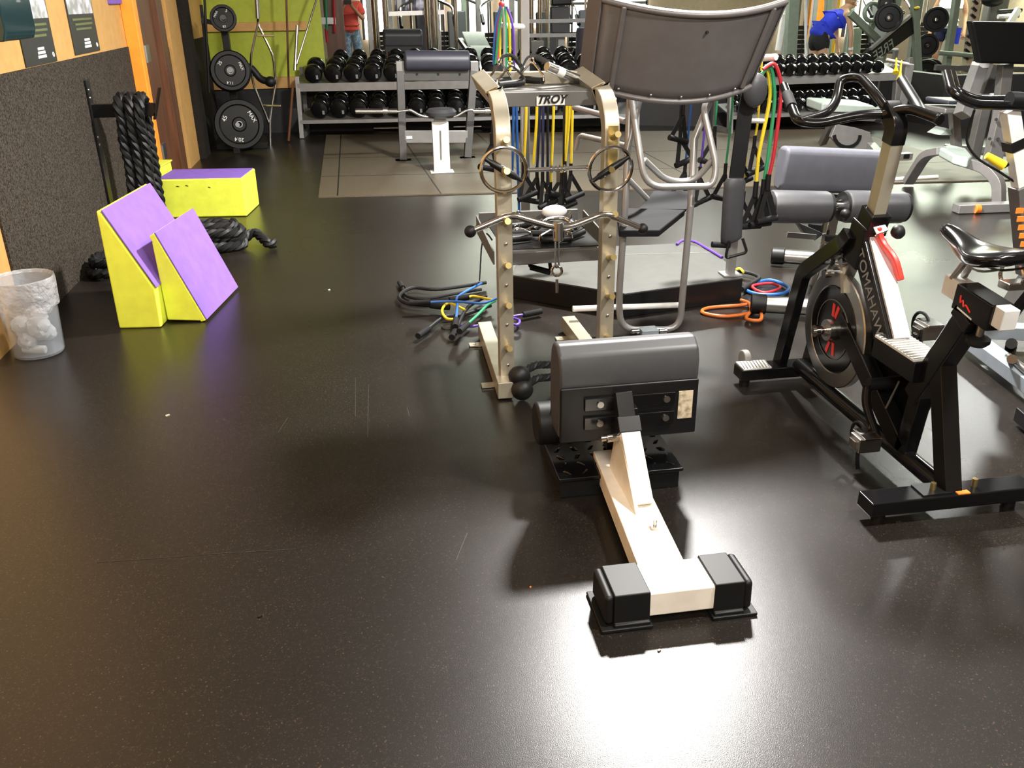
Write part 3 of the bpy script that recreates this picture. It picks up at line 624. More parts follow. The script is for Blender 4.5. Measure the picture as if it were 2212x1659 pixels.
    crank(bb+V((-.088, 0, 0)), V((1.693, 2.505, .110)), V((1.645, 2.50, .105)), -1)
    crank(bb+V((.105, 0, 0)), V((1.865, 2.66, .43)), V((1.925, 2.665, .44)), 1)
    MB().cyl((bx-.04, 2.48, .34), (bx-.045, 2.52, .22), .004, n=6).build('cable', 'steel', t)
    # handlebars
    LC, RC = Y(1722, 262, 2.95), Y(2026, 257, 2.68)
    C0 = V((bx, 2.845, 1.165)); LT, RT_ = Y(1693, 186, 3.20), Y(1948, 172, 3.05)
    MB().tube(fillet([C0+V((.02, 0, 0)), Y(1860, 247, 2.87), Y(1768, 268, 2.92), LC, LT], .05, 6), .0165, 12).build('left_handlebar', 'black_gloss', t)
    MB().tube([LC*.25+LT*.75+V((0, 0, 0)), LC*.62+LT*.38], .0195, 12).build('left_grip', 'foam_grip', t)
    MB().tube(fillet([C0+V((-.02, 0, 0)), Y(1960, 232, 2.78), RC], .04, 5), .0165, 12).build('right_handlebar', 'black_gloss', t)
    MB().cyl(RC, RC+(RC-Y(1990, 245, 2.75)).normalized()*.012, .019, n=14).build('end_cap', 'black_gloss', t, bev=.003)
    MB().tube(fillet([Y(1992, 246, 2.76), Y(1985, 232, 2.86), RT_], .04, 5), .0175, 12).build('right_horn', 'black_satin', t)
    MB().tube(fillet([C0, Y(1893, 205, 2.92), Y(1858, 166, 3.05), Y(1815, 170, 3.10), Y(1806, 222, 3.02), Y(1785, 246, 2.96), Y(1728, 262, 2.945)], .10, 7), .0155, 12).build('aero_loop', 'black_gloss', t)
    return t
spin_bike()

t = thing('exercise_bike', 'grey-blue exercise bike cut off by the right edge, beyond the black spin bike', 'exercise bike', (2.75, 3.1, 0))
MB().bar(G(2078, 716, .075)+V((0, .06, 0)), G(2240, 838, .075), .085, .06).build('base_beam', 'blue_grey_paint', t, bev=.004)
fs = MB().bar(G(2096, 712, .08), G(2330, 722, .08), .085, .06).build('front_stabiliser', 'blue_grey_paint', t, bev=.004)
MB().cyl(G(2185, 742, 0), G(2185, 742, .05), .025, n=12).build('foot', 'black_rubber', fs)
rs = MB().bar(G(2203, 905, .045), G(2400, 905, .045), .09, .06).build('rear_stabiliser', 'black_satin', t, bev=.006)
MB().cyl(G(2178, 770, .11), G(2230, 812, .12), .016, n=10).build('adjust_rod', 'steel', t)
MB().cyl(G(2186, 776, .10), G(2186, 776, .16), .02, n=10).build('adjust_knob', 'chrome', t)
y2 = 3.25
MB().bar(Y(2181, 236, y2), Y(2206, 400, y2), .058, .05, (0, -1, 0)).build('handlebar_post', 'white_metal', t, bev=.003)
MB().bar(Y(2192, 300, y2), Y(2196, 322, y2), .066, .058, (0, -1, 0)).bar(Y(2202, 376, y2), Y(2206, 398, y2), .066, .058, (0, -1, 0)).build('post_band', 'black_satin', t) if False else None
MB().bar(Y(2189, 302, y2), Y(2192, 322, y2), .066, .060, (0, -1, 0)).build('post_band', 'black_satin', t)
MB().bar(Y(2206, 400, y2), Y(2222, 590, y2), .075, .07, (0, -1, 0)).build('frame_post', 'dim_silver_paint', t, bev=.004)
for k in range(7):
    a = Y(2203+2.4*k, 455+18*k, y2-.045); MB().box(a, (.034, .004, .022)).build('orange_letter', 'orange_plastic', t)
MB().tube(fillet([Y(2045, 158, y2+.15), Y(2056, 200, y2), Y(2100, 226, y2-.02), Y(2330, 232, y2-.05)], .08, 6), .0175, 12).build('handlebar', 'black_gloss', t)
MB().tube(fillet([Y(2056, 158, y2+.2), Y(2066, 198, y2+.06), Y(2110, 216, y2+.06), Y(2250, 214, y2+.05)], .08, 6), .0165, 12).build('handlebar', 'black_gloss', t)
MB().cyl(Y(2180, 215, y2-.03), Y(2205, 216, y2-.03), .03, n=14).build('clamp', 'black_rubber', t)
MB().tube(spline([Y(2105, 238, y2), Y(2088, 300, y2+.05), Y(2110, 340, y2+.05), Y(2160, 372, y2+.02), Y(2195, 395, y2)], 6), .005, 6).build('cable', 'black_satin', t)
yl = MB().cyl(Y(2131, 336, y2), Y(2168, 358, y2-.02), .014, .020, 12).build('quick_lever', 'yellow_plastic', t)
MB().cyl(Y(2168, 358, y2-.02), Y(2176, 353, y2-.02), .012, n=10).build('lever_tip', 'black_rubber', yl)
pc = Y(2190, 615, 2.75); MB().box(pc, (.09, .06, .03)).build('pedal', 'chrome', t, bev=.006)
MB().torus(pc+V((0, .02, .03)), (1, .2, 0), .05, .007, 18, 6).build('toe_cage', 'chrome', t)
MB().cyl(pc+V((.03, 0, 0)), pc+V((.2, .02, -.0)), .012, n=10).build('pedal_axle', 'chrome', t)
MB().bar(pc+V((.12, .02, .0)), pc+V((.12, .15, -.22)), .025, .03).build('crank', 'black_gloss', t)
MB().lathe([(0, -.02), (.19, -.02), (.2, -.012), (.2, .012), (.19, .02), (0, .02)], (2.95, 3.15, .42), (1, 0, 0), 32).build('flywheel', 'steel', t)
MB().bar((2.9, 3.5, .1), (2.9, 3.2, .75), .06, .08, (0, 1, 0)).build('fork', 'dim_silver_paint', t)
MB().bar((2.9, 3.0, .55), (2.9, 2.75, .12), .06, .08, (0, 1, 0)).build('rear_frame', 'dim_silver_paint', t)
# ------------------------------------------------------------------ cable attachment rack
t = thing('attachment_rack', 'champagne metal accessory rack with two pegged uprights and name plate on its top bar', 'accessory rack', (0.73, 3.7, 0))
for s, x, y0, xb in ((-1, .515, 3.40, .51), (1, .948, 3.43, .932)):
    MB().rect(fillet([(x, y0, .075), (x, y0+.005, 1.10), (x-.01*s*0, y0+.10, 1.185), (x-.02, y0+.47, 1.23)], .07, 5), .060, .062, (0, -1, .001)).build('upright', 'champagne_paint', t, bev=.004)
    b = MB().rect([(x-.018 if s < 0 else x+.005, y0-.10, .045), (xb, 4.06, .045)], .066, .072).build('base_tube', 'champagne_paint', t, bev=.003)
    for yy, dx in ((3.46, -.06 if s < 0 else .055), (3.95, -.055 if s < 0 else .055), (3.95, .05 if s < 0 else -.05)):
        MB().box((xb+dx, yy, .006), (.07, .045, .006)).cyl((xb+dx*1.2, yy, .009), (xb+dx*1.2, yy, .012), .008, n=8).build('floor_tab', 'champagne_paint', b)
    for z in (1.045, .93, .74, .565, .40, .215):
        MB().cyl((x, y0-.025, z-.006), (x, y0-.105, z+.018), .0125, n=14).build('peg', 'brass', t)
    for z in (.65, .48, .31, .13): MB().ball((x+.002, y0-.032, z), .007, (1, .5, 1), 8).build('bolt', 'steel', t)
    MB().box((x, y0-.034, 1.005), (.04, .003, .16)).build('wear_plate', 'brass', t) if s > 0 else None
    MB().prism([(x-.036*s*-1 if False else x+.033*s, y0+.05, .545), (x+.033*s, y0+.05, .60), (x+.033*s, 4.0, .625), (x+.033*s, 4.0, .545)], (.006*s, 0, 0)).build('tray_side', 'dim_silver_paint', t)
MB().bar((.54, 3.62, 1.172), (.935, 3.64, 1.166), .05, .056).build('top_bar', 'dim_silver_paint', t, bev=.003)
npl = MB().box((.742, 3.597, 1.163), (.115, .004, .036)).build('name_plate', 'white_metal', t, bev=.0015)
text('lettering', 'TROY', .044, 'black_rubber', npl, (.742, 3.592, 1.168), (1, 0, -.01), (0, 0.02, 1), .0015, 0.35)
MB().bar((.50, 3.87, 1.232), (.94, 3.88, 1.226), .05, .05).build('rear_bar', 'champagne_paint', t, bev=.003)
MB().box((.735, 3.75, 1.195), (.40, .24, .012)).build('top_tray', 'dim_silver_paint', t)
MB().bar((.545, 3.47, .565), (.92, 3.485, .560), .05, .052).build('tray_beam', 'dim_silver_paint', t, bev=.003)
MB().prism([(.53, 3.49, .588), (.935, 3.49, .586), (.935, 4.0, .575), (.53, 4.0, .575)], (0, 0, .006)).build('lower_tray', 'black_satin', t)
MB().bar((.49, 4.0, .605), (.955, 4.0, .600), .02, .06).build('tray_lip', 'dim_silver_paint', t)
# lat bar on the pegs
yb = 3.335; q = lambda a, b: Y(a, b, yb)
t = thing('lat_bar', 'chrome wavy pulldown bar with black ball ends across the middle of the rack', 'cable bar', q(1205, 487))
lp = fillet([q(1022, 498), q(1095, 467), q(1112, 467), q(1192, 490), q(1232, 490), q(1298, 464), q(1316, 464), q(1382, 492)], .05, 5)
MB().tube(lp, .0135, 12).build('bar', 'chrome', t)
MB().ball(q(1016, 500), .024).build('ball_end', 'black_rubber', t); MB().ball(q(1388, 494), .022).build('ball_end', 'black_rubber', t)
sw = MB().cyl(q(1206, 478), q(1206, 520), .022, n=14).build('swivel', 'steel', t, bev=.004)
MB().box(q(1207, 505), (.04, .03, .03)).build('swivel_block', 'black_satin', sw, bev=.003)
MB().tube(fillet([q(1200, 520), q(1200, 578), q(1207, 578), q(1207, 520)], .006, 3), .004, 6).build('link', 'chrome', sw)
MB().torus(q(1203, 585), (.3, 1, 0), .020, .006, 20, 8).build('carabiner', 'chrome', sw)
MB().cyl(q(1203, 604), q(1203, 632), .006, n=8).build('hook', 'steel', sw)
# rotating grip bar
t = thing('cable_bar', 'chrome straight bar joining two ring grips, hung across both uprights of the rack', 'cable bar', Y(1205, 365, 3.33))
for (a, b, sx, ang) in ((1088, 367, .092, -32), (1319, 365, .088, 32)):
    c = Y(a, b, 3.325); rg = MB().torus(c, (.10 if a < 1200 else -.05, 1, .12), .0855, .0075, 40, 8).build('ring', 'chrome', t)
    d = V((math.cos(R(ang)), -.02, math.sin(R(ang))))
    MB().tube([c-d*.082, c-d*.06, c-d*.05, c+d*.01, c+d*.045, c+d*.065, c+d*.083], [.008, .009, .0135, .0145, .0135, .009, .008], 12).build('grip', 'black_satin', rg)
    MB().cyl(c+V((0, -.022, 0)), c+V((0, .02, 0)), .012, n=10).build('pivot', 'brass', rg)
a, b = Y(1133, 368, 3.335), Y(1278, 361, 3.335)
MB().cyl(a, b, .0085, n=12).build('shaft', 'chrome', t)
for k in (.40, .47, .53, .59): MB().cyl(a.lerp(b, k-.012), a.lerp(b, k+.012), .015 if k != .47 else .012, n=12).build('collar', 'chrome', t)
MB().bar(a.lerp(b, .5), a.lerp(b, .5)+V((0, 0, -.05)), .012, .012, (0, 1, 0)).build('lug', 'chrome', t)
# small attachments on the trays
def handle(c, u, w, label, gm='black_rubber', strap=True, drop=.075):
    u = V(u).normalized(); t = thing('grip_attachment', label, 'handle', c)
    dn = V((0, 0, 1)); tip = V(c)+dn*drop
    MB().cyl(V(c)-u*w/2, V(c)+u*w/2, .0145, n=12).build('grip', gm, t)
    MB().tube(fillet([V(c)-u*w*.56, V(c)-u*w*.54+dn*.02, tip, V(c)+u*w*.54+dn*.02, V(c)+u*w*.56], .02, 4), .0045, 8).build('yoke', 'chrome', t)
    MB().torus(tip, (u.y, -u.x, 0), .011, .003, 12, 6).build('ring', 'chrome', t)
    return t
handle((.60, 3.70, 1.222), (1, .3, .05), .11, 'black grip handle with chrome yoke at the left on the rack top tray')
handle((.70, 3.78, 1.228), (.6, -.8, 0), .12, 'black grip handle lying crosswise at the middle of the rack top tray')
handle((.57, 3.80, 1.225), (.8, .6, 0), .11, 'second black grip handle at the back left of the rack top tray')
t = thing('cable_bar', 'short silver bar with white sticker leaning on the right of the rack top tray', 'cable bar', (.84, 3.76, 1.21))
MB().cyl((.75, 3.72, 1.285), (.905, 3.80, 1.222), .019, n=14).build('bar', 'steel', t, bev=.003)
MB().cyl((.795, 3.743, 1.267), (.826, 3.759, 1.254), .0195, n=14).build('sticker', 'white_ink', t)
def strap(pts, w, label, m='black_rubber'):
    return tag(MB().rect(spline(pts, 6), w, .008, (0, .2, 1)).build('ankle_strap', m), label, 'strap')
strap([(.66, 3.84, 1.25), (.70, 3.85, 1.315), (.76, 3.86, 1.30), (.83, 3.86, 1.255), (.87, 3.85, 1.225)], .055, 'black ankle strap curled up at the back of the rack top tray')
strap([(.57, 3.86, 1.26), (.58, 3.87, 1.305), (.63, 3.87, 1.32), (.68, 3.86, 1.26)], .04, 'narrow black strap standing at the back left of the rack top tray')
handle((.60, 3.60, .608), (1, .2, 0), .12, 'black grip handle at the left end of the rack lower tray', drop=.05)
handle((.72, 3.66, .610), (1, -.3, 0), .11, 'black grip handle in the middle of the rack lower tray', drop=.05)
handle((.86, 3.62, .608), (.7, .7, 0), .12, 'black grip handle at the right end of the rack lower tray', drop=.05)
for c_, u_, lb_ in (((.64, 3.80, .615), (1, .1, 0), 'black grip handle at the back left of the rack lower tray'), ((.76, 3.56, .607), (1, .05, 0), 'black grip handle at the front of the rack lower tray'), ((.87, 3.78, .612), (.3, 1, 0), 'black grip handle lying lengthwise at the right of the lower tray')): handle(c_, u_, .13, lb_, drop=.055)
t = thing('grip_attachment', 'black triangular handle hanging under the rack lower tray', 'handle', Y(1168, 590, 3.6))
MB().tube(fillet([Y(1150, 553, 3.58), Y(1143, 575, 3.58), Y(1190, 588, 3.58), Y(1186, 553, 3.58)], .012, 4), .008, 8).build('yoke', 'black_rubber', t)
MB().cyl(Y(1146, 577, 3.575), Y(1188, 588, 3.575), .013, n=10).build('grip', 'foam_grip', t)
t = thing('row_handle', 'chrome V shaped row handle on the rack lower tray', 'handle', (.80, 3.80, .59))
MB().tube(fillet([(.70, 3.76, .602), (.78, 3.84, .63), (.86, 3.84, .63), (.90, 3.76, .602)], .03, 4), .010, 10).build('frame', 'chrome', t)
for x, x2 in ((.70, .735), (.90, .875)): MB().cyl((x, 3.76, .602), (x2, 3.795, .616), .016, n=12).build('grip', 'black_rubber', t)
MB().ball((.83, 3.93, .64), .05, (1.2, .6, .6)).build('metal_disc', 'white_metal', None); tag(bpy.data.objects['metal_disc'], 'rounded pale metal disc at the back right of the rack lower tray', 'metal disc')
# tricep rope on the floor
t = thing('tricep_rope', 'black triceps rope with ball ends on the floor left of the squat bench pad', 'rope', G(1130, 845))
for i, (a, b) in enumerate((((1128, 842), (1205, 812)), ((1122, 812), (1205, 785)))):
    p = G(*a, .047+.05*i); e = G(*b, .035+.05*i); MB().ball(p, .047, (1, .9, .95)).build('ball_end', 'black_rubber', t)
    MB().rope(spline([p, p.lerp(e, .4)+V((0, .01, .02)), e, e+V((.12, .10, -.0))], 6), .018, .07).build('rope', 'rope_black', t)

# ------------------------------------------------------------------ grey tubular frame with the big curved panel
t = thing('exercise_chair', 'grey tube-framed machine seen from behind, with a big curved plastic back panel', 'exercise machine', (1.3, 4.0, 0))
def panel_pt(u, v):                 # u across, v up: a curved shell leaning towards the viewer at its top
    x = (1-v)*(0.995+u*.735)+v*(1.000+u*.800); z = 1.185+v*.36; y_ = 3.95-.14*v
    bow = 4*u*(1-u)
    return V((x, y_-.11*bow, z-.055*bow-.02*u))
pm = MB(); NU, NV = 24, 8; grid = [[pm.bm.verts.new(panel_pt(i/NU, j/NV)) for i in range(NU+1)] for j in range(NV+1)]
for j in range(NV):
    for i in range(NU): pm.bm.faces.new((grid[j][i], grid[j][i+1], grid[j+1][i+1], grid[j+1][i]))
po = pm.build('back_panel', 'grey_plastic', t); so = po.modifiers.new('solid', 'SOLIDIFY'); so.thickness = .012; so.offset = 0
for v, nm in ((0.0, 'bottom_rim'), (.97, 'top_rim')): MB().tube([panel_pt(i/24*1.0, v)+V((0, -.008, -.004)) for i in range(25)], .0125, 10).build(nm, 'grey_plastic', t)
for u, s in ((.10, -1), (.915, 1)):
    a, b = panel_pt(u, .03), panel_pt(u, .95); MB().rect([a+V((0, -.012, 0)), b+V((0, -.012, 0))], .022, .03, (0, -1, 0)).build('side_rib', 'grey_plastic', t, bev=.006)
for u, s in ((0, -1), (1, 1)):
    a, b = panel_pt(u, 0), panel_pt(u, 1); MB().prism([a+V((0, -.012, 0)), b+V((0, -.012, 0)), b+V((.03*s, .10, .0)), a+V((.03*s, .10, .0))], (.008*s, 0, 0)).build('side_wing', 'grey_plastic', t, bev=.003)
MB().cyl(panel_pt(.54, .78)+V((0, -.02, 0)), panel_pt(.54, .78)+V((0, -.004, 0)), .006, n=8).build('screw', 'black_rubber', t)
for u in (.14, .32, .5, .68, .86): MB().ball(panel_pt(u, .035)+V((0, -.02, .005)), .006, n=8).build('rivet', 'steel', t)
yl = 3.93; q = lambda a, b, y=yl: Y(a, b, y)
MB().tube(fillet([q(1362, 180, 4.02), q(1352, 420), q(1337, 640, 3.90), q(1340, 712, 3.90), q(1468, 712, 3.90), q(1474, 640, 3.90), q(1492, 445)], .09, 6), .0165, 12).build('main_loop', 'silver_paint', t)
MB().tube([q(1492, 447), q(1500, 300, 4.0), q(1545, 190, 4.03)], .0165, 12).build('rear_upright', 'silver_paint', t)
MB().tube(fillet([q(1392, 175, 4.0), q(1352, 335, 3.96)], .02), .014, 10).build('brace', 'silver_paint', t)
MB().tube(fillet([q(1362, 200, 4.0), q(1380, 320, 3.88), q(1395, 405, 3.84), q(1540, 402, 3.84), q(1548, 360, 3.86), q(1518, 230, 3.95), q(1545, 200, 4.0)], .085, 6), .0155, 12).build('foot_loop', 'silver_paint', t)
MB().tube(fillet([q(1391, 345, 3.87), q(1440, 392, 3.93), q(1500, 392, 3.93), q(1540, 345, 3.88)], .07, 6), .0145, 12).build('inner_loop', 'silver_paint', t)
MB().tube([q(1240, 232, 4.4), q(1350, 262, 4.1)], .014, 10).build('side_tube', 'silver_paint', t)
MB().tube(fillet([q(1243, 325, 4.5), q(1252, 292, 4.5), q(1352, 315, 4.1)], .08), .014, 10).build('arm_tube', 'silver_paint', t)
MB().tube([q(1350, 380, 4.05), q(1398, 430, 4.1)], .014, 10).build('seat_strut', 'silver_paint', t)
pd = [q(1335, 470, 4.02), q(1352, 448, 4.12), q(1482, 452, 4.0), q(1425, 498, 3.86), q(1338, 498, 3.86)]
MB().prism(pd, (0, .01, -.035)).build('seat_pad', 'foam_grip', t, bev=.008)
MB().prism([q(1378, 452, 4.1), q(1412, 412, 4.35), q(1500, 412, 4.3), q(1484, 452, 4.02)], (0, .02, -.02)).build('lower_pad', 'foam_grip', t, bev=.006)
br = MB().box(q(1400, 713, 3.88)+V((0, -.005, -.006)), (.085, .07, .035)).build('base_bracket', 'blue_grey_paint', t, bev=.003)
MB().box(q(1400, 722, 3.86)+V((0, -.02, -.012)), (.105, .05, .010)).build('base_plate', 'blue_grey_paint', br, bev=.002)
for a in (1372, 1432): MB().cyl(q(a-8, 716, 3.86), q(a+8, 715, 3.86), .013, n=10).build('bolt', 'chrome', br)
b0, b1 = q(1360, 722, 3.80), q(1445, 722, 3.80)
MB().tube(fillet([G(1330, 760, .018), G(1348, 728, .018), G(1450, 722, .018), G(1478, 740, .018)], .06, 6), .016, 10).build('floor_tube', 'black_rubber', t)

MB().cyl(q(1237, 667, 4.0), q(1468, 659, 3.97), .0145, n=12).build('cross_tube', 'white_metal', t)
# ------------------------------------------------------------------ band station: low grey-topped platform with posts
t = thing('platform', 'low platform with grey top and black sides behind the attachment rack', 'platform', (1.4, 4.7, 0))
poly = [(.741, 4.644), (1.263, 4.20), (1.965, 4.34), (2.02, 4.95), (1.86, 5.10), (.90, 5.16)]
MB().prism([(x, y_, 0) for x, y_ in poly], (0, 0, .128)).build('base', 'black_satin', t, bev=.004)
cxp = V((1.42, 4.7, 0)); MB().prism([tuple(cxp+(V((x, y_, 0))-cxp)*.995+V((0, 0, .126))) for x, y_ in poly], (0, 0, .006)).build('deck', 'deck_grey', t, bev=.002)
MB().bar((.80, 4.99, .1325), (2.0, 4.86, .1325), .005, .002).build('seam', 'silver_paint', t)
t = thing('band_station', 'tall pale post and peg stand for exercise bands on the platform left side', 'band rack', (.86, 4.88, .13))
MB().bar((.865, 4.88, .134), (.865, 4.88, 2.2), .045, .045, (0, 1, 0)).build('post', 'silver_paint', t, bev=.003)
MB().box((.865, 4.88, .139), (.10, .10, .008)).build('foot_plate', 'silver_paint', t)
for z, k in ((1.545, .16), (1.40, .14), (1.20, .16)): MB().cyl((.86, 4.87, z), (.865-k*1.05, 4.76, z+.012), .014, n=10).build('peg', 'white_metal', t)
hz = Y(1180, 174, 4.68).z; MB().bar((.865, 4.68, hz), (1.32, 4.68, hz), .035, .035).build('hanger_bar', 'silver_paint', t); MB().bar((.865, 4.90, hz), (.865, 4.665, hz), .035, .035).build('hanger_arm', 'silver_paint', t)
MB().ball(Y(1084, 10, 4.76), .016).build('peg_cap', 'band_red', t)
t = thing('band_station', 'grey post with pegs and draped bands at the platform right corner', 'band rack', (1.915, 4.40, .13))
MB().bar((1.915, 4.40, .134), (1.915, 4.40, 1.36), .042, .042, (0, 1, 0)).build('post', 'silver_paint', t, bev=.003)
MB().cyl((1.905, 4.40, 1.245), (1.985, 4.25, 1.262), .016, n=12).build('peg', 'white_metal', t)
MB().cyl((1.905, 4.40, .95), (1.98, 4.28, .96), .012, n=10).build('peg', 'white_metal', t)
MB().box((1.915, 4.40, .139), (.10, .10, .008)).build('foot_plate', 'silver_paint', t)
MB().bar((1.42, 4.45, 1.25), (1.96, 4.45, 1.25), .03, .03).build('hanger_bar', 'silver_paint', t)
# hanging bands: each loop is one band, some with a black handle below
def band(name, pxs, m, label, yy, r=.0065, group=None, h=None, top=None):
    pts = [Y(a, b, yy) for a, b in pxs]
    if top: pts.insert(0, V((pts[0].x, top[0], top[1])))
    t = thing('resistance_band', label, 'exercise band', pts[-1], group)
    MB().tube(spline(pts, 6), r, 8).build('tube', m, t)
    if h:
        e = pts[-1]; w_ = .05
        MB().tube([e+V((0, 0, .03)), e, e+V((0, 0, -.03))], .010, 8).build('end_sleeve', 'black_rubber', t)
        lo = e+V((h, -.01, -.15)); ax = V((.9, .3, .25 if h > 0 else -.25)).normalized()
        MB().rect([e+V((0, 0, -.03)), lo-ax*w_], .022, .004, (0, -1, 0)).build('handle_web', 'black_rubber', t)
        MB().rect([e+V((0, 0, -.03)), lo+ax*w_], .022, .004, (0, -1, 0)).build('handle_web', 'black_rubber', t)
        MB().cyl(lo-ax*(w_+.01), lo+ax*(w_+.01), .015, n=10).build('grip', 'foam_grip', t)
    return t
LB = [((1085, 20), (1078, 60), (1067, 172), 'band_green', 'green exercise band hanging leftmost in the bright bundle'), ((1083, 15), (1074, 70), (1075, 178), 'band_magenta', 'magenta exercise band hanging in the bright bundle left of the pale post'),
      ((1083, 20), (1080, 80), (1079, 178), 'band_yellow', 'yellow exercise band hanging at the left of the bright bundle'), ((1086, 15), (1089, 70), (1088, 176), 'band_grey', 'grey exercise band hanging in the middle of the bright bundle'),
      ((1090, 12), (1093, 70), (1094, 172), 'band_green', 'green exercise band hanging in the middle of the bright bundle'), ((1092, 14), (1100, 60), (1102, 176), 'band_yellow', 'yellow exercise band hanging at the right of the bright bundle'),
      ((1094, 14), (1108, 60), (1111, 150), 'band_purple', 'purple exercise band hanging rightmost in the bright bundle'), ((1082, 12), (1070, 60), (1066, 140), 'band_blue', 'blue exercise band hanging behind the leftmost of the bright bundle')]
for i, (a, b, c, m, lb) in enumerate(LB): band('band', (a, b, c), m, lb, 4.74+.012*(i % 3))
RBs = [(1110, 222, 1106, 385, 'band_blue', 'blue exercise band nearest the rack left upright', 0), (1117, 222, 1122, 470, 'band_blue', 'second blue exercise band beside the rack left upright, hanging lowest', .0), (1128, 222, 1126, 350, 'band_grey', 'grey exercise band between the blue and yellow bands behind the rack', 0),
       (1137, 222, 1131, 362, 'band_yellow', 'yellow exercise band beside the grey one behind the rack', .02), (1160, 222, 1152, 355, 'band_yellow', 'thin yellow exercise band left of the navy bands', 0), (1166, 222, 1160, 372, 'band_navy', 'navy exercise band leftmost of the dark ones behind the rack', -.03),
       (1174, 222, 1172, 380, 'band_navy', 'navy exercise band in the middle of the dark ones behind the rack', .03), (1184, 222, 1184, 400, 'band_navy', 'navy exercise band rightmost of the dark ones behind the rack', 0), (1196, 222, 1189, 405, 'band_yellow', 'yellow exercise band in the centre of the rack opening', -.02),
       (1224, 222, 1213, 385, 'band_yellow', 'yellow exercise band third from the rack right upright', .03), (1230, 222, 1220, 360, 'band_yellow', 'yellow exercise band second from the rack right upright', -.03), (1237, 222, 1233, 365, 'band_yellow', 'yellow exercise band nearest the rack right upright', .02)]
for i, (a, b, c, d_, m, lb, h) in enumerate(RBs):
    yy = 4.67+.01*(i % 3); band('band', ((a, b-48), (a-1, b+40), (c, d_)), m, lb, yy, .0075, None, h)
for i, (a, b, h, lb) in enumerate(((1062, 300, -.02, 'black handle hanging left of the rack left upright'), (1180, 430, .03, 'black handle hanging lowest behind the rack'), (1215, 420, -.04, 'black handle hanging behind the rack right of centre'))):
    band('band', ((a+4, 174), (a+2, b-40), (a, b)), 'rope_black', 'exercise band with '+lb, 4.665, .006, None, h or .02)
# bands draped on the right peg
top = V((1.955, 4.31, 1.275))
for i, (m, off, px, lb) in enumerate((('band_yellow', 0, (1662, 200, 1640, 330, 1633, 400), 'yellow exercise band draped over the right peg, lying leftmost'), ('band_green', .02, (1672, 210, 1660, 330, 1650, 395), 'green exercise band draped over the right peg between yellow and red'), ('band_red', .04, (1686, 200, 1672, 330, 1660, 385), 'red exercise band draped over the right peg on the outside'))):
    y0 = 4.28-.02*i
    t = thing('resistance_band', lb, 'exercise band', Y(px[4], px[5], y0))
    c1 = Y((1640, 1645, 1648)[i], (172, 160, 150)[i], y0); c2 = Y((1655, 1664, 1672)[i], (148, 145, 138)[i], y0)
    MB().tube(spline([c1, c2, Y(px[0], px[1]-26, y0), Y(px[0], px[1]+20, y0), Y(px[2], px[3], y0), Y(px[4], px[5], y0)], 8), .0095, 8).build('tube', m, t)
    e = Y(px[4], px[5], y0); MB().cyl(e+V((0, 0, .02)), e+V((0, 0, -.06)), .014, n=8).build('end_sleeve', 'black_rubber', t)
    lo = e+V((-.015+.012*i, -.01, -.21)); ax = V((.95, .2, -.05+.06*i))
    MB().rect([e+V((0, 0, -.05)), lo-ax*.055], .024, .004, (0, -1, 0)).build('handle_web', 'black_rubber', t); MB().rect([e+V((0, 0, -.05)), lo+ax*.055], .024, .004, (0, -1, 0)).build('handle_web', 'black_rubber', t)
    MB().cyl(lo-ax*.065, lo+ax*.065, .016, n=10).build('grip', 'foam_grip', t)
for i, (pp, m, lb, h) in enumerate(((((1640, 225), (1636, 270), (1630, 305)), 'band_yellow', 'short yellow exercise band hanging under the right peg', .02), (((1618, 255), (1606, 290), (1597, 330)), 'band_red', 'thin red exercise band hanging beside the black strap', .03), (((1584, 200), (1576, 290), (1567, 365)), 'band_green', 'thin green exercise band left of the black strap', -.02),
    (((1612, 330), (1610, 380), (1606, 425)), 'band_yellow', 'thin yellow exercise band low behind the black pad', .02), (((1528, 210), (1520, 300), (1512, 372)), 'band_purple', 'purple exercise band hanging between the silver tubes', .02), (((1494, 205), (1487, 290), (1480, 360)), 'band_blue', 'blue exercise band hanging left of the silver tubes', -.03), (((1550, 205), (1546, 260), (1544, 285)), 'band_green', 'short green exercise band hanging behind the silver tubes', -.03))):
    band('band', pp, m, lb, (4.43, 4.44, 4.45, 4.46, 4.45, 4.46, 4.47)[i], .006, None, h, (4.45, 1.25))
for i, (a, b, lb) in enumerate(((1476, 235, 'upper'), (1470, 285, 'lower'))):
    band('band', ((a, b-40), (a, b)), 'rope_black', 'black band and handle hanging beside the blue band, the %s of the two' % lb, 4.45, .006, None, (-.02, .03)[i], (4.45, 1.25))
t = thing('suspension_strap', 'wide black strap with a long dark pad hanging from the right band post', 'strap', Y(1580, 520, 4.27))
MB().rect(spline([Y(1630, 150, 4.30), Y(1612, 230, 4.28), Y(1598, 330, 4.27), Y(1585, 420, 4.27)], 6), .075, .012, (0, -1, 0)).build('webbing', 'black_rubber', t)
MB().sweep(spline([Y(1588, 385, 4.25), Y(1583, 450, 4.24), Y(1580, 505, 4.24), Y(1580, 522, 4.25)], 5), [(math.cos(2*PI*k/14)*.058, math.sin(2*PI*k/14)*.028) for k in range(14)], up=V((0, -1, 0)), scale=[.75]+[1]*12+[.9, .75, .4]).build('pad', 'dark_vinyl', t)
MB().ball(Y(1632, 195, 4.22), .06, (1, .6, 1.35)).build('strap_pouch', 'dark_vinyl', t)
MB().tube(fillet([Y(1575, 520, 4.22), Y(1567, 558, 4.22), Y(1614, 545, 4.2), Y(1604, 515, 4.22)], .02), .008, 8).build('stirrup', 'black_satin', t)
MB().cyl(Y(1538, 528, 4.25), Y(1576, 530, 4.25), .016, n=10).build('grip', 'foam_grip', t)
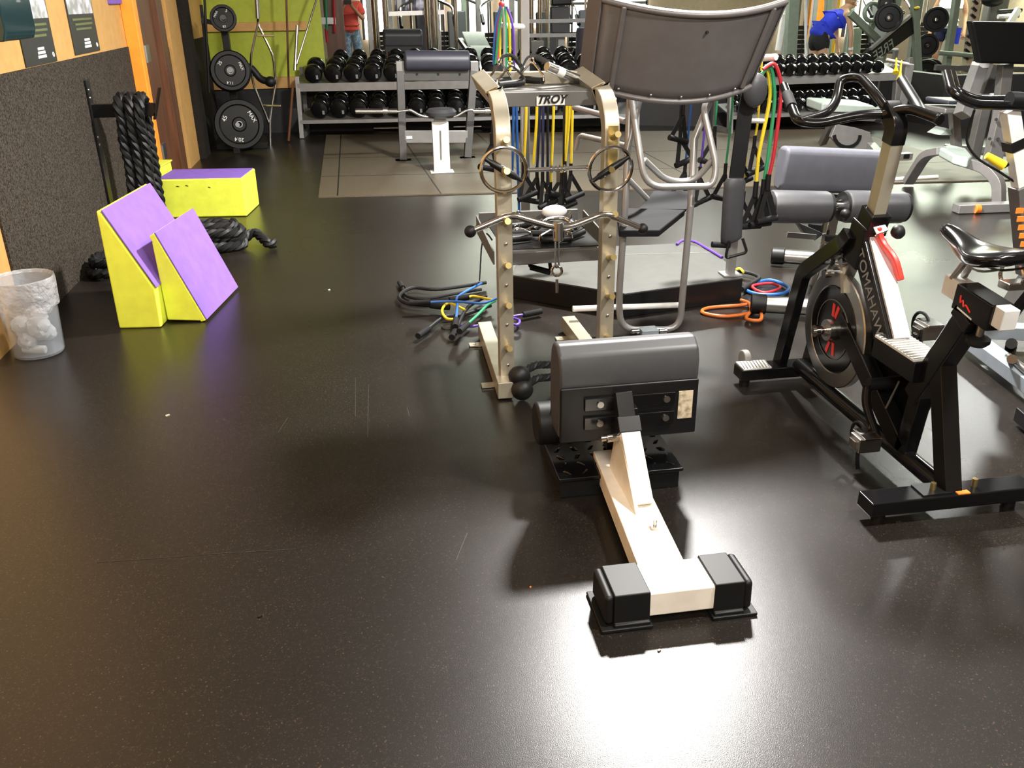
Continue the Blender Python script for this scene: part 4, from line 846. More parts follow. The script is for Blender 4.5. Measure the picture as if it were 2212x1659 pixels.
# tangled bands on the floor left of the rack
def floor_band(pxs, m, label, r=.007, z=.012, ends=True, closed=False):
    pts = [G(a, b, z+(c[0] if c else 0)) for a, b, *c in pxs]; t = thing('resistance_band', label, 'exercise band', V((pts[0].x, pts[0].y, 0)))
    MB().tube(spline(pts, 7, closed), r, 8, closed).build('tube', m, t)
    if ends:
        e, d = pts[-1], (pts[-1]-pts[-2]).normalized()
        MB().cyl(e, e+d*.11, .016, n=10).build('grip', 'foam_grip', t)
    return t
floor_band([(1040, 612), (990, 640), (988, 660), (985, 690)], 'band_blue', 'blue exercise band bent across the floor pile', z=.06)
floor_band([(1072, 645), (1040, 655), (980, 651), (930, 653)], 'band_blue', 'blue exercise band lying straight across the floor pile', z=.07)
floor_band([(1065, 648), (1025, 640), (1012, 642)], 'band_yellow', 'yellow exercise band at the top of the floor pile', z=.05)
floor_band([(1005, 670), (970, 655), (955, 670), (965, 688), (988, 689)], 'band_yellow', 'yellow exercise band looped at the front of the floor pile', z=.05, ends=False)
floor_band([(1070, 650), (1052, 660), (1032, 680), (1010, 700)], 'band_green', 'green exercise band at the right of the floor pile', z=.06)
floor_band([(1085, 690), (1115, 702), (1122, 692), (1105, 685), (1130, 680)], 'band_purple', 'purple exercise band at the foot of the rack', z=.03)
floor_band([(980, 700), (1020, 705), (1050, 698)], 'band_purple', 'short purple exercise band at the front of the floor pile', z=.02, ends=False)
floor_band([(1050, 610), (1000, 618), (940, 625), (890, 622), (862, 640), (880, 655), (930, 660)], 'rope_black', 'black exercise band looping out at the left of the floor pile', .011, .03)
floor_band([(1040, 625), (980, 635), (920, 645), (880, 640), (870, 622)], 'rope_black', 'black exercise band with grip at the far left of the floor pile', .009, .02)
floor_band([(1060, 660), (1000, 680), (960, 685), (925, 710)], 'rope_black', 'black exercise band ending in a grip at the front left of the pile', .010, .03)
floor_band([(1050, 640), (1010, 665), (985, 712)], 'rope_black', 'black exercise band ending in a grip at the front of the pile', .010, .04)
cp = [V((.535, 3.9, .53)), Y(1050, 505, 3.95), Y(1041, 530, 4.0), Y(1038, 570, 4.2), G(1036, 606, .03)]; t = thing('cord', 'thin black cord hanging from the rack side to the floor pile', 'cord', (cp[-1].x, cp[-1].y, 0)); MB().tube(spline(cp, 6), .004, 6).build('line', 'rope_black', t)
# bands on the floor at the platform right side
floor_band([(1640, 655), (1590, 660), (1530, 665), (1518, 675), (1560, 683), (1610, 678), (1632, 665)], 'band_orange', 'orange band looped on the floor by the platform corner', .009, .012, False, True)
floor_band([(1600, 648), (1618, 655), (1622, 670), (1612, 688), (1640, 692), (1645, 680), (1636, 668)], 'band_orange', 'second orange band knotted beside the silver machine foot', .009, .02, False)
floor_band([(1610, 622), (1660, 605), (1702, 620), (1690, 634), (1640, 636)], 'band_blue', 'blue band coiled on the floor right of the platform', .010, .014, False, True)
floor_band([(1625, 618), (1665, 612), (1685, 622), (1650, 632)], 'band_red', 'red band inside the blue coil right of the platform', .008, .022, False, True)
floor_band([(1590, 585), (1620, 590), (1640, 600), (1618, 615)], 'rope_black', 'black band with grip lying at the platform right corner', .011, .03)
floor_band([(1588, 583), (1598, 580), (1606, 588)], 'band_yellow', 'bit of yellow band at the platform right corner', .007, .05, False)
floor_band([(1462, 528), (1475, 520), (1500, 522), (1530, 538), (1560, 556)], 'band_purple', 'purple band lying along the back edge of the platform', .008, .14, False)
# ------------------------------------------------------------------ roman chair with roller pads
t = thing('back_extension', 'roman chair with two grey foam rollers behind the black spin bike', 'exercise bench', (2.4, 4.6, 0))
yr = 4.55
for a, b in ((1661, 1786), (1822, 1950)):
    p, e = Y(a, 446, yr), Y(b, 448, yr); d = (e-p).normalized()
    MB().lathe([(0, 0), (.075, 0), (.086, .006), (.090, .018), (.090, (e-p).length-.018), (.086, (e-p).length-.006), (.075, (e-p).length), (0, (e-p).length)], p, d, 28).build('foam_roller', 'grey_vinyl', t)
    for q_ in (p, e): MB().cyl(q_-d*.012, q_+d*.012, .082, n=24).build('roller_cap', 'black_rubber', t)
MB().cyl(Y(1788, 447, yr), Y(1820, 447, yr), .026, n=14).build('roller_axle', 'chrome', t)
MB().ball(Y(1826, 462, yr-.08), .028).build('knob', 'black_rubber', t)
MB().bar(Y(1805, 430, yr+.02), Y(1783, 545, yr+.05), .06, .045, (0, -1, 0)).build('roller_post', 'chrome', t, bev=.004)
MB().bar(Y(1785, 530, yr+.04), Y(1758, 645, 4.50), .066, .06, (0, -1, 0)).build('post_sleeve', 'dim_silver_paint', t, bev=.003)
MB().box(Y(1797, 515, yr-.04), (.07, .03, .03)).build('clamp', 'black_satin', t)
f = [Y(1686, 352, 5.1), Y(1930, 362, 5.1)]
pu = (f[1]-f[0]); pp = MB().sweep([f[0], f[1]], [(-.04, -.16), (.03, -.17), (.06, -.13), (.065, .06), (.05, .10), (-.05, .10), (-.075, .05), (-.07, -.12)], up=V((0, 0, 1))).build('hip_pad', 'blue_grey_vinyl', t, bev=.03, seg=3)
MB().bar(Y(1760, 495, 4.85), Y(1810, 430, 5.1), .08, .06).build('pad_mount', 'black_satin', t)
MB().prism([Y(1722, 480, 4.75), Y(1780, 505, 4.75), Y(1760, 520, 4.75), Y(1738, 505, 4.75)], (0, .05, 0)).build('lower_plate', 'dark_vinyl', t)
for (a0, a1, yl_, z) in ((1647, 1775, 657, .06), (1688, 1800, 553, .06)):
    p, e = G(a0, yl_, z), G(a1, yl_+8, z)
    MB().cyl(p, e, .044, n=20).build('foot_tube', 'steel', t)
    d = (e-p).normalized(); MB().cyl(p-d*.06, p+d*.02, .052, n=20).build('end_cap', 'black_rubber', t, bev=.008)
p, e = G(1765, 661, .06), G(1795, 560, .06); MB().bar(p, e, .07, .06).build('base_rail', 'dim_silver_paint', t)
MB().bar(Y(1700, 507, 4.65), Y(1762, 512, 4.65), .012, .03).build('side_plate', 'dim_silver_paint', t)

# ------------------------------------------------------------------ dumbbell racks along the back
def rack(A, B, label, n_up=2, zt=.62, zl=.205, depth=.42):
    A, B = V(A), V(B); d = (B-A).normalized(); n = V((-d.y, d.x, 0)); L = (B-A).length
    t = thing('dumbbell_rack', label, 'dumbbell rack', (A+B)/2)
    for k in range(n_up):
        p = A+d*(L*k/(n_up-1)); MB().bar(p+n*.0+V((0, 0, .0)), p+n*.10+V((0, 0, .70)), .05, .075, n).build('upright', 'silver_paint', t, bev=.004)
        MB().bar(p+V((0, 0, .03)), p+n*.5+V((0, 0, .03)), .05, .055).build('base_foot', 'silver_paint', t)
        MB().bar(p+n*.46+V((0, 0, .03)), p+n*.46+V((0, 0, .78)), .05, .06, n).build('rear_upright', 'dim_silver_paint', t)
    for z, nm, hf in ((zt, 'upper_tray', .085), (zl, 'lower_tray', .035)):
        o = n*(.05 if z > .4 else -.01)
        MB().prism([A+o+V((0, 0, z)), A+o+n*depth+V((0, 0, z+.10)), A+o+n*depth+V((0, 0, z+.085)), A+o+V((0, 0, z-.015))], d*L).build(nm, 'dim_silver_paint', t)
        MB().prism([A+o+V((0, 0, z+.006)), A+o+V((0, 0, z-hf)), A+o-n*.006+V((0, 0, z-hf)), A+o-n*.006+V((0, 0, z+.006))], d*L).build('tray_face', 'silver_paint', t)
    return A, d, n, L
def dumbbell(r, label, group):
    t = thing('dumbbell', label, 'dumbbell', (0, 0, 0), group)
    pr = [(0, -.055), (r*.55, -.055), (r*.88, -.045), (r, -.02), (r, .02), (r*.88, .045), (r*.5, .055), (0, .055)]
    MB().lathe(pr, (0, -.135, r), (0, 1, 0), 22).build('head', 'black_gloss', t)
    MB().lathe(pr, (0, .135, r), (0, 1, 0), 22).build('head', 'black_gloss', t)
    MB().cyl((0, -.09, r), (0, .09, r), .016, n=10).build('handle', 'chrome', t)
    MB().box((r*.45, -.1915, r*.75), (r*.24, .003, r*.42)).build('number_mark', 'band_grey', t)
    return t
def shelf_row(A, d, n, L, z, start, step, count, r, where, group, end, proto=None):
    rz = math.atan2(d.y, d.x)
    for k in range(count):
        p = A+d*(start+step*k)+n*.20+V((0, 0, z+(.036 if z > .4 else .050))); lb = 'round black dumbbell, %s from the %s end of the %s' % (ORD[k], end, where)
        if proto is None:
            proto = dumbbell(r, lb, group); o = proto
            o.matrix_basis = M4.Translation(p) @ M4.Rotation(rz, 4, 'Z')
        else: o = dup(proto, p, lb, rz); o['group'] = group
        if True: o.rotation_euler.x = R(13.4)
    return proto
A1, B1 = G(653, 299), V((3.30, 10.75, 0))
rk = rack(A1, B1, 'long grey dumbbell rack along the back, left of the curved panel')
pr = shelf_row(*rk, .62+.006, .20, .233, 16, .108, 'left rack top tray', 'dumbbells on the left rack', 'left')
shelf_row(*rk, .205+.006, .235, .233, 16, .108, 'left rack bottom tray', 'dumbbells on the left rack', 'left', pr)
A2 = G(1585, 187, .54); B2 = G(1945, 173, .54); A2.z = 0; B2.z = 0
rk2 = rack(A2, B2, 'grey dumbbell rack on the right, below the woman in blue')
pr2 = shelf_row(*rk2, .626, .14, .148, 13, .072, 'right rack top tray', 'dumbbells on the right rack', 'left')
shelf_row(*rk2, .211, .16, .148, 13, .072, 'right rack bottom tray', 'dumbbells on the right rack', 'left', None)
# mirror images of the racks, built as solid racks further back
A3, B3 = V((-.45, 12.55, 0)), V((3.6, 12.1, 0))
d3 = (B3-A3).normalized(); n3 = V((-d3.y, d3.x, 0))
rk4 = rack(A2+V((.25, 1.35, 0)), B2+V((.9, 1.2, 0)), 'far dumbbell rack standing behind the right one', depth=.36, zt=.52)
shelf_row(*rk4, .56, .12, .158, 13, .074, 'far rack top tray', 'dumbbells on the far rack', 'left', None)
# flat plates and bars under the left rack
for i, (a, b, yy, lb) in enumerate(((808, 870, 277, 'short steel bar lying under the left rack, left of the preacher bench'), (980, 1040, 274, 'short steel bar lying under the left rack, right of the preacher bench stem'))):
    p, q_ = G(a, yy, .03), G(b, yy-1, .03); tag(MB().cyl(p, q_, .022, n=12).build('steel_bar', 'steel'), lb, 'bar')

# ------------------------------------------------------------------ preacher curl bench and curl bar
t = thing('preacher_bench', 'grey preacher curl bench with a dark padded roll in front of the left rack', 'exercise bench', (.75, 9.0, 0))
ya = 9.3
for px_t, px_b, nm in ((864, 871, 'upright'), (1024, 1010, 'upright')):
    top, bot = Y(px_t, 140, ya+.08), Y(px_b, 343, ya)
    MB().bar((bot.x, bot.y, .012), top, .075, .085, (0, -1, 0)).build(nm, 'charcoal_paint', t, bev=.004)
    MB().bar(top+V((0, .0, -.09)), top+V((0, 0, .035)), .082, .095, (0, -1, 0)).build('post_cap', 'silver_paint', t, bev=.006)
    MB().box((bot.x, bot.y, .006), (.16, .12, .012)).build('floor_plate', 'charcoal_paint', t)
a, b = Y(874, 131, ya+.02), Y(1014, 131, ya+.02); MB().sweep([a, b], [(math.cos(2*PI*k/20)*.085, math.sin(2*PI*k/20)*.095) for k in range(20)], up=V((0, 0, 1))).build('arm_pad', 'navy_vinyl', t, bev=.02, seg=3)
a, b = Y(872, 162, ya+.06), Y(1014, 162, ya+.06); mp = MB().bar(a, b, .02, .11).build('pad_plate', 'charcoal_paint', t, bev=.003)
for x in (.2, .52, .85): c = a.lerp(b, x); MB().cyl(c+V((0, -.012, .01)), c+V((0, -.02, .01)), .012, n=8).build('bolt', 'black_satin', mp)
a, b = Y(874, 295, ya), Y(1010, 295, ya); MB().bar(a, b, .05, .12).build('cross_member', 'silver_paint', t, bev=.003)
MB().box(Y(884, 297, ya-.035), (.06, .004, .03)).build('sticker', 'white_ink', t)
ys = 8.55; p0 = Y(955, 374, ys); p1 = Y(950, 262, ys)
MB().bar((p0.x, p0.y, 0.012), p1, .155, .07, (0, -1, 0)).build('seat_stem', 'white_metal', t, bev=.006)
MB().bar(Y(953, 345, ys-.037), Y(951, 282, ys-.037), .016, .006, (0, -1, 0)).build('slot', 'steel', t)
MB().box((p0.x, p0.y, .008), (.22, .16, .016)).build('stem_foot', 'white_metal', t)
MB().bar(Y(950, 268, ys), Y(950, 250, ys), .11, .06, (0, -1, 0)).build('inner_stem', 'silver_paint', t)
c = Y(953, 243, ys); MB().lathe([(0, -.05), (.11, -.045), (.14, -.02), (.145, .008), (.12, .035), (0, .045)], c, (0, 0, 1), 26).build('seat', 'dark_vinyl', t)
MB().bar((p0.x+.02, p0.y, .05), (.74, ya, .05), .06, .05).build('base_rail', 'charcoal_paint', t)
t = thing('curl_bar', 'chrome bent curl bar resting across the preacher bench', 'barbell', Y(950, 250, 9.05))
q = lambda a, b: Y(a, b, 9.08)
MB().tube(fillet([q(856, 241), q(875, 239), q(885, 237), q(912, 252), q(945, 254), q(985, 252), q(1010, 236), q(1040, 240)], .05, 5), .014, 10).build('bar', 'chrome', t)
for a, b, m_, s in ((768, 858, 240, 1), (1022, 1062, 240, 1)):
    MB().cyl(q(a, m_), q(b, m_), .024, n=14).build('sleeve', 'chrome', t)
for a in (832, 1052): MB().cyl(q(a-5, 240), q(a+5, 240), .034, n=14).build('collar', 'steel', t)

# ------------------------------------------------------------------ benches and machines at the right rear
t = thing('weight_bench', 'pale flat bench with a slotted side plate on the right of the rubber deck', 'exercise bench', G(1830, 345, 0))
yb = 8.4; q = lambda a, b, y=yb: Y(a, b, y)
MB().prism([q(1776, 222), q(1888, 228), q(1905, 246), q(1775, 243)], (0, .35, .02)).build('seat', 'mint_vinyl', t, bev=.02)
MB().prism([q(1775, 244), q(1905, 248), q(1888, 262), q(1800, 258)], (0, .3, 0)).build('seat_base', 'dim_silver_paint', t)
MB().prism([q(1806, 268), q(1850, 276), q(1880, 286), q(1888, 310), q(1890, 336), q(1870, 336), q(1815, 320), q(1795, 296)], (0, .05, 0)).build('side_plate', 'silver_paint', t, bev=.006)
arc = [q(1830+28*math.cos(R(a)), 292+26*math.sin(R(a)), yb-.01) for a in range(0, 181, 20)]
MB().rect(arc, .035, .006, (0, -1, 0)).build('slot_arc', 'black_satin', t)
MB().bar(q(1800, 262), q(1776, 310, 8.7), .07, .05, (0, 1, 0)).build('leg', 'dim_silver_paint', t)
p, e = G(1820, 346, .03), G(1966, 336, .03); MB().bar(p, e, .09, .06).build('base_bar', 'silver_paint', t, bev=.006)
for k in (.12, .9): c = p.lerp(e, k); MB().box(c+V((0, -.02, -.002)), (.06, .07, .056)).build('rubber_foot', 'black_rubber', t)
MB().bar(G(1905, 342, .05), q(1880, 315), .08, .07).build('rear_leg', 'silver_paint', t)

t = thing('adjustable_bench', 'curved silver bench with pale grey seat near the right edge', 'exercise bench', G(2100, 420, 0))
yb = 6.35; q = lambda a, b, y=yb: Y(a, b, y)
MB().prism([q(2030, 318, 6.55), q(2048, 311, 6.75), q(2088, 320, 6.6), q(2102, 336, 6.3), q(2092, 344, 6.2), q(2060, 334, 6.3)], (0, 0, -.075)).build('seat', 'mint_vinyl', t, bev=.02, seg=3)
MB().rect(fillet([G(1962, 393, .03), q(2000, 332, 6.75), q(2034, 326, 6.55)], .12, 5), .085, .06).build('front_leg', 'silver_paint', t, bev=.006)
MB().rect(fillet([q(2070, 345, 6.35), q(2130, 364, 6.25), q(2158, 392, 6.15), q(2158, 438, 6.12)], .14, 6), .085, .075).build('rear_leg', 'silver_paint', t, bev=.006)
p, e = G(2064, 450, .035), G(2260, 444, .035); MB().bar(p, e, .10, .065).build('base_bar', 'silver_paint', t, bev=.006)
MB().cyl(p+V((.12, -.05, .0)), p+V((.165, -.05, .0)), .035, n=18).build('wheel', 'orange_plastic', t, bev=.005)
tag(MB().cyl(G(1936, 387, .02), G(2025, 382, .02), .018, n=10).build('exercise_bar', 'white_metal'), 'thin white bar lying on the deck edge beside the curved silver bench', 'bar')

t = thing('cable_machine', 'silver machine with a big black pad and a leaning bolted post at the right edge', 'exercise machine', G(2120, 330, 0))
ym = 6.9; q = lambda a, b, y=ym: Y(a, b, y)
MB().prism([q(2099, 45), q(2330, 50), q(2330, 142), q(2118, 137)], (0, .09, 0)).build('back_pad', 'plate_black', t, bev=.02)
MB().bar(q(2172, 138, ym+.15), q(2150, 335, ym+.1), .10, .08, (0, -1, 0)).build('pad_post', 'dim_silver_paint', t, bev=.005)
MB().bar(q(2118, 138, 7.3), q(2078, 250, 7.1), .11, .10, (0, -1, 0)).build('front_leg', 'silver_paint', t, bev=.006)
MB().box(q(2118, 140, 7.28), (.11, .10, .05)).build('leg_cap', 'white_metal', t, bev=.006)
MB().bar(q(2148, 140, 7.5), q(2108, 250, 7.5), .06, .06, (0, -1, 0)).build('side_strut', 'dim_silver_paint', t)
lp = MB().bar(q(2170, 232, 6.75), q(2138, 370, 6.75), .135, .08, (0, -1, 0)).build('leaning_post', 'silver_paint', t, bev=.006)
for a, b in ((2152, 258), (2170, 258), (2138, 300), (2156, 300)): MB().cyl(q(a, b, 6.70), q(a, b, 6.68), .013, n=10).build('bolt', 'black_satin', lp)
MB().bar(q(2124, 235, 7.0), q(2100, 345, 7.0), .09, .08, (0, -1, 0)).build('rear_post', 'dim_silver_paint', t, bev=.005)
MB().bar(q(2060, 240, 7.6), q(2066, 320, 7.6), .07, .07, (0, -1, 0)).build('seat_post', 'silver_paint', t)
for a, b, c_, z_, nm, m_ in ((2022, 2112, 217, .035, 'seat', 'navy_vinyl'), (2016, 2112, 235, .05, 'seat_base', 'silver_paint')):
    MB().bar(q(a, c_, 7.5), q(b, c_+2, 7.5), .35, z_).build(nm, m_, t, bev=.015)
MB().bar(q(2130, 213, 7.3), q(2260, 210, 7.3), .30, .06).build('side_pad', 'navy_vinyl', t, bev=.02)
MB().prism([q(2030, 292, 7.6), q(2050, 278, 7.6), q(2058, 292, 7.6)], (0, .2, 0)).build('foot_wedge', 'mint_vinyl', t)
p, e = G(2040, 318, .03), G(2260, 330, .03); MB().bar(p, e, .10, .06).build('base_bar', 'dim_silver_paint', t)
# ------------------------------------------------------------------ mirror image built solid beyond the racks: low wall, glare panes, machines, people
lw = MB(); lw.prism([(-.42, 11.76, 0), (3.4, 11.32, 0), A2+V((0, .66, 0)), (6.90, 11.08, 0), (6.95, 10.18, 0), (12.9, 9.80, 0), (12.9, 9.95, 0), (7.08, 10.30, 0), (7.03, 11.20, 0), A2+V((0, .78, 0)), (3.4, 11.44, 0), (-.42, 11.88, 0)], (0, 0, .60))
struct('wall_back_low', lw, 'black_wall')
struct('door_2', MB().box((-.315, 14.2, 1.1), (.28, .10, 2.2)), 'brown_wood')  # mirror image of the brown door, built solid
wn = 0  # added glowing panes with frames, standing in for white glare and floor reflections
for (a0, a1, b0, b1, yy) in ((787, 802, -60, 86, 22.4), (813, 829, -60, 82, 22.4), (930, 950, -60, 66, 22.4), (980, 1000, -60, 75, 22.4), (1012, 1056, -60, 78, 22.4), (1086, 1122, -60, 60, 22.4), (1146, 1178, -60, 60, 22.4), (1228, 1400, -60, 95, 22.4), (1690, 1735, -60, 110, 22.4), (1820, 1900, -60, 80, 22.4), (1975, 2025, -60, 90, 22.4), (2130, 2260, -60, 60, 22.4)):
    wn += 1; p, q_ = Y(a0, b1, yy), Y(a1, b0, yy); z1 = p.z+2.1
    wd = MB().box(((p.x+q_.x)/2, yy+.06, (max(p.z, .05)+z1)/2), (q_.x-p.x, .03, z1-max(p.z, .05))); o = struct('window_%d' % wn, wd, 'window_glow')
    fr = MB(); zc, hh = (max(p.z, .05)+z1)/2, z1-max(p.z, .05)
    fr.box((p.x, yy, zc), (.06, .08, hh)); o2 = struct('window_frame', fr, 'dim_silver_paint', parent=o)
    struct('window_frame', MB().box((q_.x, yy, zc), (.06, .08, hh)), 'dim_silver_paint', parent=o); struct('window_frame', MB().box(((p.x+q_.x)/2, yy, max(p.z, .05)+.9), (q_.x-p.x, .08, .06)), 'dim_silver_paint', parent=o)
p, q_ = Y(1738, 115, 20), Y(1793, 0, 20); struct('trim_5', MB().box(((p.x+q_.x)/2, 20.0, 1.6), (q_.x-p.x, .1, 3.2)), 'orange_paint')
p, q_ = Y(1800, 110, 19.5), Y(1813, 0, 19.5); struct('trim_6', MB().box(((p.x+q_.x)/2, 19.5, 1.6), (q_.x-p.x, .1, 3.2)), 'yellow_plastic')
p, q_ = Y(2098, 110, 19.8), Y(2112, 0, 19.8); struct('trim_7', MB().box(((p.x+q_.x)/2, 19.8, 1.6), (q_.x-p.x, .1, 3.2)), 'orange_paint')

def person(label, base, rz, J, skin, tops, bottoms, hairm, extras=()):
    """J: joint -> (x right, y forward, z up) in metres; the figure faces +y before rz"""
    t = thing('person', label, 'person', base, None, rz)
    def grow(name, joints, edges, m, root, add=0.0, par=t):
        bm = bmesh.new(); sk = bm.verts.layers.skin.verify(); vs = {}
        for j in joints:
            co, r = J[j]; v = bm.verts.new(co); vs[j] = v; v[sk].radius = (r+add, r+add); v[sk].use_root = (j == root)
        for a, b in edges: bm.edges.new((vs[a], vs[b]))
        me = bpy.data.meshes.new(name); bm.to_mesh(me); bm.free(); me.materials.append(MATS[m])
        o = bpy.data.objects.new(name, me); COL.objects.link(o); o.parent = par
        s = o.modifiers.new('skin', 'SKIN'); s.use_smooth_shade = True; u = o.modifiers.new('sub', 'SUBSURF'); u.levels = 2; u.render_levels = 2
        return o
    E = [('pelvis', 'spine'), ('spine', 'chest'), ('chest', 'neck'), ('neck', 'jaw'), ('jaw', 'head'), ('head', 'crown'), ('jaw', 'nose')]
    js = ['pelvis', 'spine', 'chest', 'neck', 'jaw', 'head', 'crown', 'nose']
    for s in 'LR':
        E += [('pelvis', 'hip'+s), ('hip'+s, 'knee'+s), ('knee'+s, 'calf'+s), ('calf'+s, 'ankle'+s), ('ankle'+s, 'toe'+s), ('chest', 'sh'+s), ('sh'+s, 'el'+s), ('el'+s, 'wr'+s), ('wr'+s, 'palm'+s)]
        js += ['hip'+s, 'knee'+s, 'calf'+s, 'ankle'+s, 'toe'+s, 'sh'+s, 'el'+s, 'wr'+s, 'palm'+s]
        w_, p = V(J['wr'+s][0]), V(J['palm'+s][0]); d = (p-w_).normalized(); sd = d.cross(V((0.3, 1, .2))).normalized()
        for k in range(4):
            n1, n2 = 'f%d%s' % (k, s), 'g%d%s' % (k, s); off = sd*(.028*(k-1.5)*.75)
            J[n1] = (p+d*(.040)+off, .010); J[n2] = (p+d*(.085-.008*abs(k-1.4))+off+d.cross(sd)*.015, .0085)
            E += [('palm'+s, n1), (n1, n2)]; js += [n1, n2]
        J['th'+s] = (w_.lerp(p, .55)+sd*.05+d*.02, .010); E.append(('palm'+s, 'th'+s)); js.append('th'+s)
    grow('body', js, E, skin, 'pelvis')
    m, sleeves = tops
    pv, sp = V(J['pelvis'][0]), V(J['spine'][0]); J['hem'] = (pv+(pv-sp)*.45, J['pelvis'][1]+.012); J['waist'] = (pv.lerp(sp, .55), J['pelvis'][1])
    J['mid'] = (sp.lerp(V(J['chest'][0]), .5), max(J['spine'][1], J['chest'][1])+.012); J['low'] = (pv.lerp(sp, .5), max(J['spine'][1], J['pelvis'][1])+.006)
    jj = ['hem', 'pelvis', 'low', 'spine', 'mid', 'chest']; ee = [('hem', 'pelvis'), ('pelvis', 'low'), ('low', 'spine'), ('spine', 'mid'), ('mid', 'chest')]
    for s in 'LR':
        jj.append('sh'+s); ee.append(('chest', 'sh'+s))
        if sleeves: J['sl'+s] = (V(J['sh'+s][0]).lerp(V(J['el'+s][0]), .75), J['el'+s][1]+.012); jj.append('sl'+s); ee.append(('sh'+s, 'sl'+s))
    grow('shirt', jj, ee, m, 'spine', .034)
    m, full = bottoms
    jj = ['pelvis', 'waist']; ee = [('pelvis', 'waist')]
    for s in 'LR':
        J['th_'+s] = (V(J['hip'+s][0]).lerp(V(J['knee'+s][0]), .55), J['knee'+s][1]+.02)
        jj += ['hip'+s, 'th_'+s]; ee += [('pelvis', 'hip'+s), ('hip'+s, 'th_'+s)]
        if full: jj += ['knee'+s, 'calf'+s, 'ankle'+s]; ee += [('th_'+s, 'knee'+s), ('knee'+s, 'calf'+s), ('calf'+s, 'ankle'+s)]
    grow('trousers' if full else 'shorts', jj, ee, m, 'pelvis', .020)
    for s in 'LR':
        a, b = V(J['ankle'+s][0]), V(J['toe'+s][0]); MB().sweep([a+V((0, -.06, -.045)), a+V((0, .02, -.035)), b+V((0, .03, -.005))], [(math.cos(2*PI*k/12)*.05, math.sin(2*PI*k/12)*.045) for k in range(12)], scale=[.8, 1.05, .75]).build('shoe', 'white_metal', t, local=True, bev=.01)
    hd, cr = V(J['head'][0]), V(J['crown'][0]); up_ = (cr-hd).normalized(); fw_ = (V(J['nose'][0])-V(J['jaw'][0])); fw_ = (fw_-up_*fw_.dot(up_)).normalized(); sd = fw_.cross(up_)
    h = MB(); h.ball(hd+up_*.035-fw_*.012, .099, (1, 1, 1), 16)
    bmesh.ops.delete(h.bm, geom=[f for f in h.bm.faces if (f.calc_center_median()-hd).dot(fw_) > .03 and (f.calc_center_median()-hd).dot(up_) < .065], context='FACES')
    h.build('hair', hairm, t, local=True)
    for s in (-1, 1):
        MB().ball(hd+sd*.034*s+fw_*.083+up_*.004, .011, n=8).build('eye', 'black_gloss', t, local=True)
        MB().ball(hd+sd*.09*s-up_*.01, .024, (.5, .8, 1.1), 8).build('ear', skin, t, local=True)
    MB().cyl(hd-up_*.055+fw_*.078-sd*.022, hd-up_*.055+fw_*.078+sd*.022, .007, n=6).build('mouth', 'red_cloth', t, local=True)
    for f in extras: f(t, hd, up_, fw_, sd)
    return t
def stand(w_=.18, hipw=.09):
    J = {'pelvis': ((0, 0, .98), .125), 'spine': ((0, .01, 1.14), .125), 'chest': ((0, 0, 1.34), .135), 'neck': ((0, .0, 1.50), .056), 'jaw': ((0, .03, 1.575), .062), 'head': ((0, .02, 1.64), .088), 'crown': ((0, .01, 1.70), .075), 'nose': ((0, .105, 1.61), .016)}
    for s, k in (('L', -1), ('R', 1)):
        J['hip'+s] = ((hipw*k, 0, .90), .092); J['knee'+s] = ((.11*k, .02, .50), .062); J['calf'+s] = ((.115*k, -.01, .36), .056); J['ankle'+s] = ((.12*k, -.02, .09), .04); J['toe'+s] = ((.14*k, .13, .035), .035)
        J['sh'+s] = ((w_*k, 0, 1.41), .062); J['el'+s] = ((.27*k, -.02, 1.13), .044); J['wr'+s] = ((.27*k, .10, .90), .030); J['palm'+s] = ((.27*k, .13, .82), .032)
    return J
J = stand()
for s, k in (('L', -1), ('R', 1)):
    J['el'+s] = ((.26*k, .06, 1.15), .044); J['wr'+s] = ((.10*k, .30, 1.36), .030); J['palm'+s] = ((.055*k, .32, 1.43), .030)
def phone(t, hd, up_, fw_, sd): MB().box((0, .355, 1.47), (.15, .010, .075)).build('held_phone', 'phone_black', t, local=True, bev=.004)
bp = Y(757, 45, 19.0)
person('standing person in red t-shirt and blue jeans holding up a phone behind the left rack', (bp.x, 19.0, 0), R(176), J, 'skin', ('red_cloth', True), ('denim', True), 'hair', (phone,))
# woman leaning forward over the far rack
J = stand(.17, .085)
J.update({'pelvis': ((0, -.05, .92), .140), 'spine': ((0, .10, 1.06), .112), 'chest': ((0, .26, 1.20), .122), 'neck': ((0, .37, 1.30), .050), 'jaw': ((0, .46, 1.315), .056), 'head': ((0, .48, 1.375), .084), 'crown': ((0, .475, 1.42), .070), 'nose': ((0, .565, 1.345), .015)})
for s, k in (('L', -1), ('R', 1)):
    J['hip'+s] = ((.095*k, -.06, .84), .108); J['knee'+s] = ((.11*k, .03, .47), .064); J['calf'+s] = ((.11*k, -.03, .33), .054)
    J['sh'+s] = ((.165*k, .31, 1.21), .058); J['el'+s] = ((.19*k, .40, .94), .042); J['wr'+s] = ((.17*k, .44, .70), .029); J['palm'+s] = ((.16*k, .46, .63), .028)
def cap(t, hd, up_, fw_, sd):
    c = MB().lathe([(.097, -.01), (.097, .02), (.086, .055), (.055, .085), (0, .097)], hd+up_*.03-fw_*.01, up_, 20).build('cap', 'white_cloth', t, local=True)
    MB().prism([hd+up_*.045+fw_*.08-sd*.06, hd+up_*.045+fw_*.08+sd*.06, hd+up_*.03+fw_*.16+sd*.035, hd+up_*.03+fw_*.16-sd*.035], up_*.006).build('brim', 'white_cloth', c, local=True)
    w_ = V(J['wrR'][0]); MB().cyl(w_+V((0, 0, -.015)), w_+V((0, 0, .02)), .036, n=12).build('wrist_band', 'white_cloth', t, local=True)
pb_ = Y(1776, 95, 14.0)
